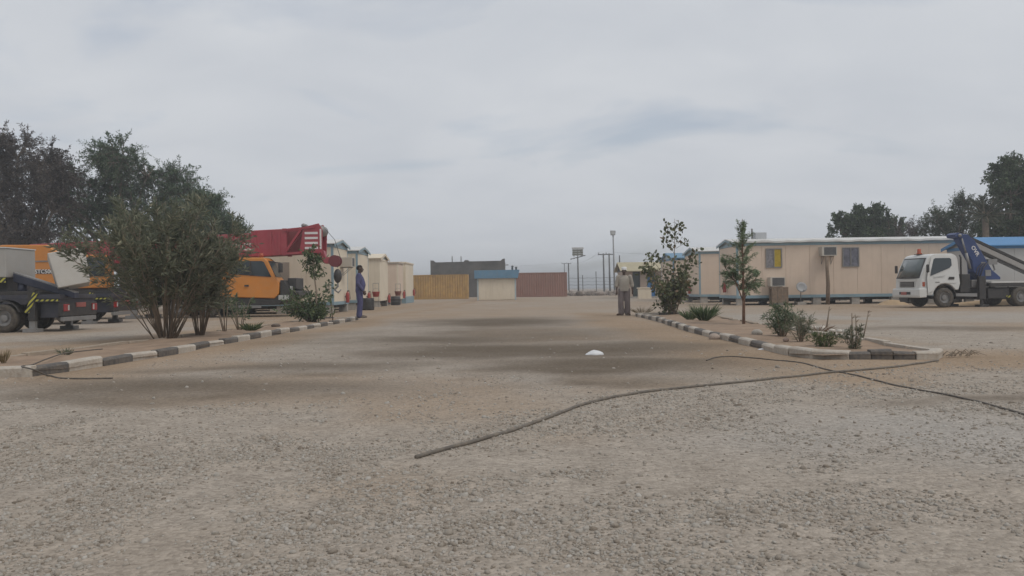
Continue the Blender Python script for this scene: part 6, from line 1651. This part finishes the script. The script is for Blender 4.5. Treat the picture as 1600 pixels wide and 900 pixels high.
# ------------------------------------------------------------------ hoses, cables, litter
def spline(pts, n=10):
    P = [Vector(p) for p in pts]; out_ = []
    for i in range(len(P) - 1):
        p0, p1, p2, p3 = P[max(i - 1, 0)], P[i], P[i + 1], P[min(i + 2, len(P) - 1)]
        for k in range(n):
            u = k / n; out_.append(.5 * ((2 * p1) + (p2 - p0) * u + (2 * p0 - 5 * p1 + 4 * p2 - p3) * u * u + (3 * p1 - p0 - 3 * p2 + p3) * u ** 3))
    return out_ + [P[-1]]
def cable(name, label, cat, px, r, z=0.0, m=CABLE):
    pts = spline([G(*p[:2], p[2] if len(p) > 2 else 0.0) for p in px])
    pts = [Vector((p.x, p.y, max(p.z, 0) + float(gz(p.x, p.y)) * (1 if p.z < .02 else 0) + r * .8)) for p in pts]
    b_ = pts[0].copy(); b_.z = 0
    o = MB().tube([tuple(p - b_) for p in pts], r, 10).obj(name, m, None, True, loc=b_); props(o, label, cat)
    return pts
cable('hose', 'thick grey hose lying across the gravel from the foreground to the right bed corner', 'hose', [(650, 714), (700, 700), (780, 678), (850, 655), (905, 634), (960, 621), (1040, 609), (1120, 600), (1200, 592), (1290, 582.5), (1370, 577), (1430, 569), (1466, 562.5)], .0135, m=mat('hose_grey', (0.085, 0.078, 0.07), .75, .2, 6, dust=.4))
cable('cable', 'thin black cable running past the right bed to the right picture edge', 'cable', [(1104, 563), (1122, 558.5), (1150, 557.5), (1200, 561), (1250, 566), (1290, 577), (1330, 584.5), (1400, 601), (1480, 616), (1560, 636), (1625, 656)], .0085)
cable('cable', 'black cable hanging over the near end of the left kerb', 'cable', [(176, 592), (130, 593), (95, 592), (75, 588), (52, 578.5, .135), (34, 573.5, .14), (50, 571, .10), (72, 562, .09), (100, 553, .09), (130, 549, .09), (160, 546, .09)], .0095)
# crumpled white plastic bag
def bag(label, px, py, L_, W_, H_, name='plastic_bag'):
    b_ = G(px, py); n, m_ = 26, 16; V = []
    for i in range(m_ + 1):
        for j in range(n):
            a = 2 * PI * j / n; th = PI / 2 * i / m_
            x = math.cos(a) * math.cos(th) * L_; y = math.sin(a) * math.cos(th) * W_; z = math.sin(th) ** .8 * H_
            f = float(fbm(x * 14 + px, y * 14 + z * 11, 3)) - .5
            z = max(0, z * (1 + .7 * f) * (1 - .55 * max(0, -x / L_)) - .01 * (i == 0)); V.append((x * (1 + .3 * f), y * (1 + .4 * f), z))
    F = []
    for i in range(m_):
        for j in range(n): F.append((i * n + j, i * n + (j + 1) % n, (i + 1) * n + (j + 1) % n, (i + 1) * n + j))
    mm = MB().raw(V, F); o = mm.obj(name, mat('bag_white', (.66, .66, .66), .45, .05, 6), None, True, loc=(b_.x, b_.y, float(gz(b_.x, b_.y)) - .004)); props(o, label, 'litter')
bag('crumpled white plastic bag on the dark damp gravel', 929, 554, .135, .10, .075)
bag('flat white scrap of plastic against the left kerb of the right bed', 1193, 545.5, .10, .05, .025, 'plastic_scrap')
# dead twigs behind the corner of the right bed
tw = MB()
for k in range(16):
    x, y = rs.uniform(-.2, .15), rs.uniform(-.1, .15); a = rs.uniform(-.5, .5); L_ = rs.uniform(.1, .25)
    tw.tube([(x, y, .01), (x + math.cos(a) * L_ * .5, y + math.sin(a) * L_ * .5, .05 + rs.rand() * .05), (x + math.cos(a) * L_, y + math.sin(a) * L_, .012 + .05 * rs.rand())], [.008, .006, .004], 4)
b_ = G(1498, 557); props(tw.obj('twig_pile', STEM, None, loc=(b_.x, b_.y, 0)), 'small pile of dead twigs at the right bed corner', 'twigs')
# roof tank on the long cabin
q = D(1184, 371, 44.2); tz = 3.36
tk = thing('roof_tank', 'small pale tank with a dark pipe on the long peach roof', 'tank', (q.x, 43.9, tz))
MB().box(-.3, .3, -.3, .3, 0, .42).obj('tank', mat('tank_pale', (.45, .46, .47), .6, .05, 2), tk, bevel=.04, seg=3)
MB().tube([(-.42, -.1, -.05), (-.42, -.1, .62)], .05, 8).obj('pipe', STEEL, tk)
# ridge of sand by the truck and cabin
def sand_heap(label, px, py, d_, rx, ry, h):
    b_ = D(px, py, d_); n, m_ = 28, 10; V = []; F = []
    for i in range(m_ + 1):
        for j in range(n):
            a = 2 * PI * j / n; r = 1 - i / m_; f = 1 + .25 * (float(fbm(math.cos(a) * 2 + px, math.sin(a) * 2 + r * 2, 2)) - .5)
            V.append((math.cos(a) * r * rx * f, math.sin(a) * r * ry * f, h * (1 - r ** 2) ** 1.2 * f - .02))
    for i in range(m_):
        for j in range(n): F.append((i * n + j, i * n + (j + 1) % n, (i + 1) * n + (j + 1) % n, (i + 1) * n + j))
    o = MB().raw(V, F).obj('sand_heap', mat('heap_sand', (.42, .30, .18), .95, .15, 3, bump=.3), None, True, loc=(b_.x, d_, 0)); props(o, label, 'sand heap')
sand_heap('low heap of orange sand in front of the white truck bumper', 1396, 468, 39.5, .75, .6, .24)
sand_heap('low ridge of orange sand behind the loader truck wheels', 1570, 468, 36.6, 3.2, .7, .24)

# ------------------------------------------------------------------ thin air haze, also lifting the darks like lens veil
hz = MB().box(-720, 720, -420, 1620, -1.2, 14.5)
me = hz.mesh('haze', PEB); me.materials.clear()
hm_ = bpy.data.materials.new('haze_air'); hm_.use_nodes = True
for n in list(hm_.node_tree.nodes): hm_.node_tree.nodes.remove(n)
ho = hm_.node_tree.nodes.new('ShaderNodeOutputMaterial'); pv = hm_.node_tree.nodes.new('ShaderNodeVolumePrincipled')
pv.inputs['Color'].default_value = (0.86, 0.88, 0.90, 1); pv.inputs['Density'].default_value = 0.0020; pv.inputs['Anisotropy'].default_value = 0.2
hm_.node_tree.links.new(pv.outputs[0], ho.inputs['Volume'])
me.materials.append(hm_)
ho_ = link_mesh('haze', me); props(ho_, 'thin haze over the whole yard, doubling as lens veil', 'haze', None, 'stuff')
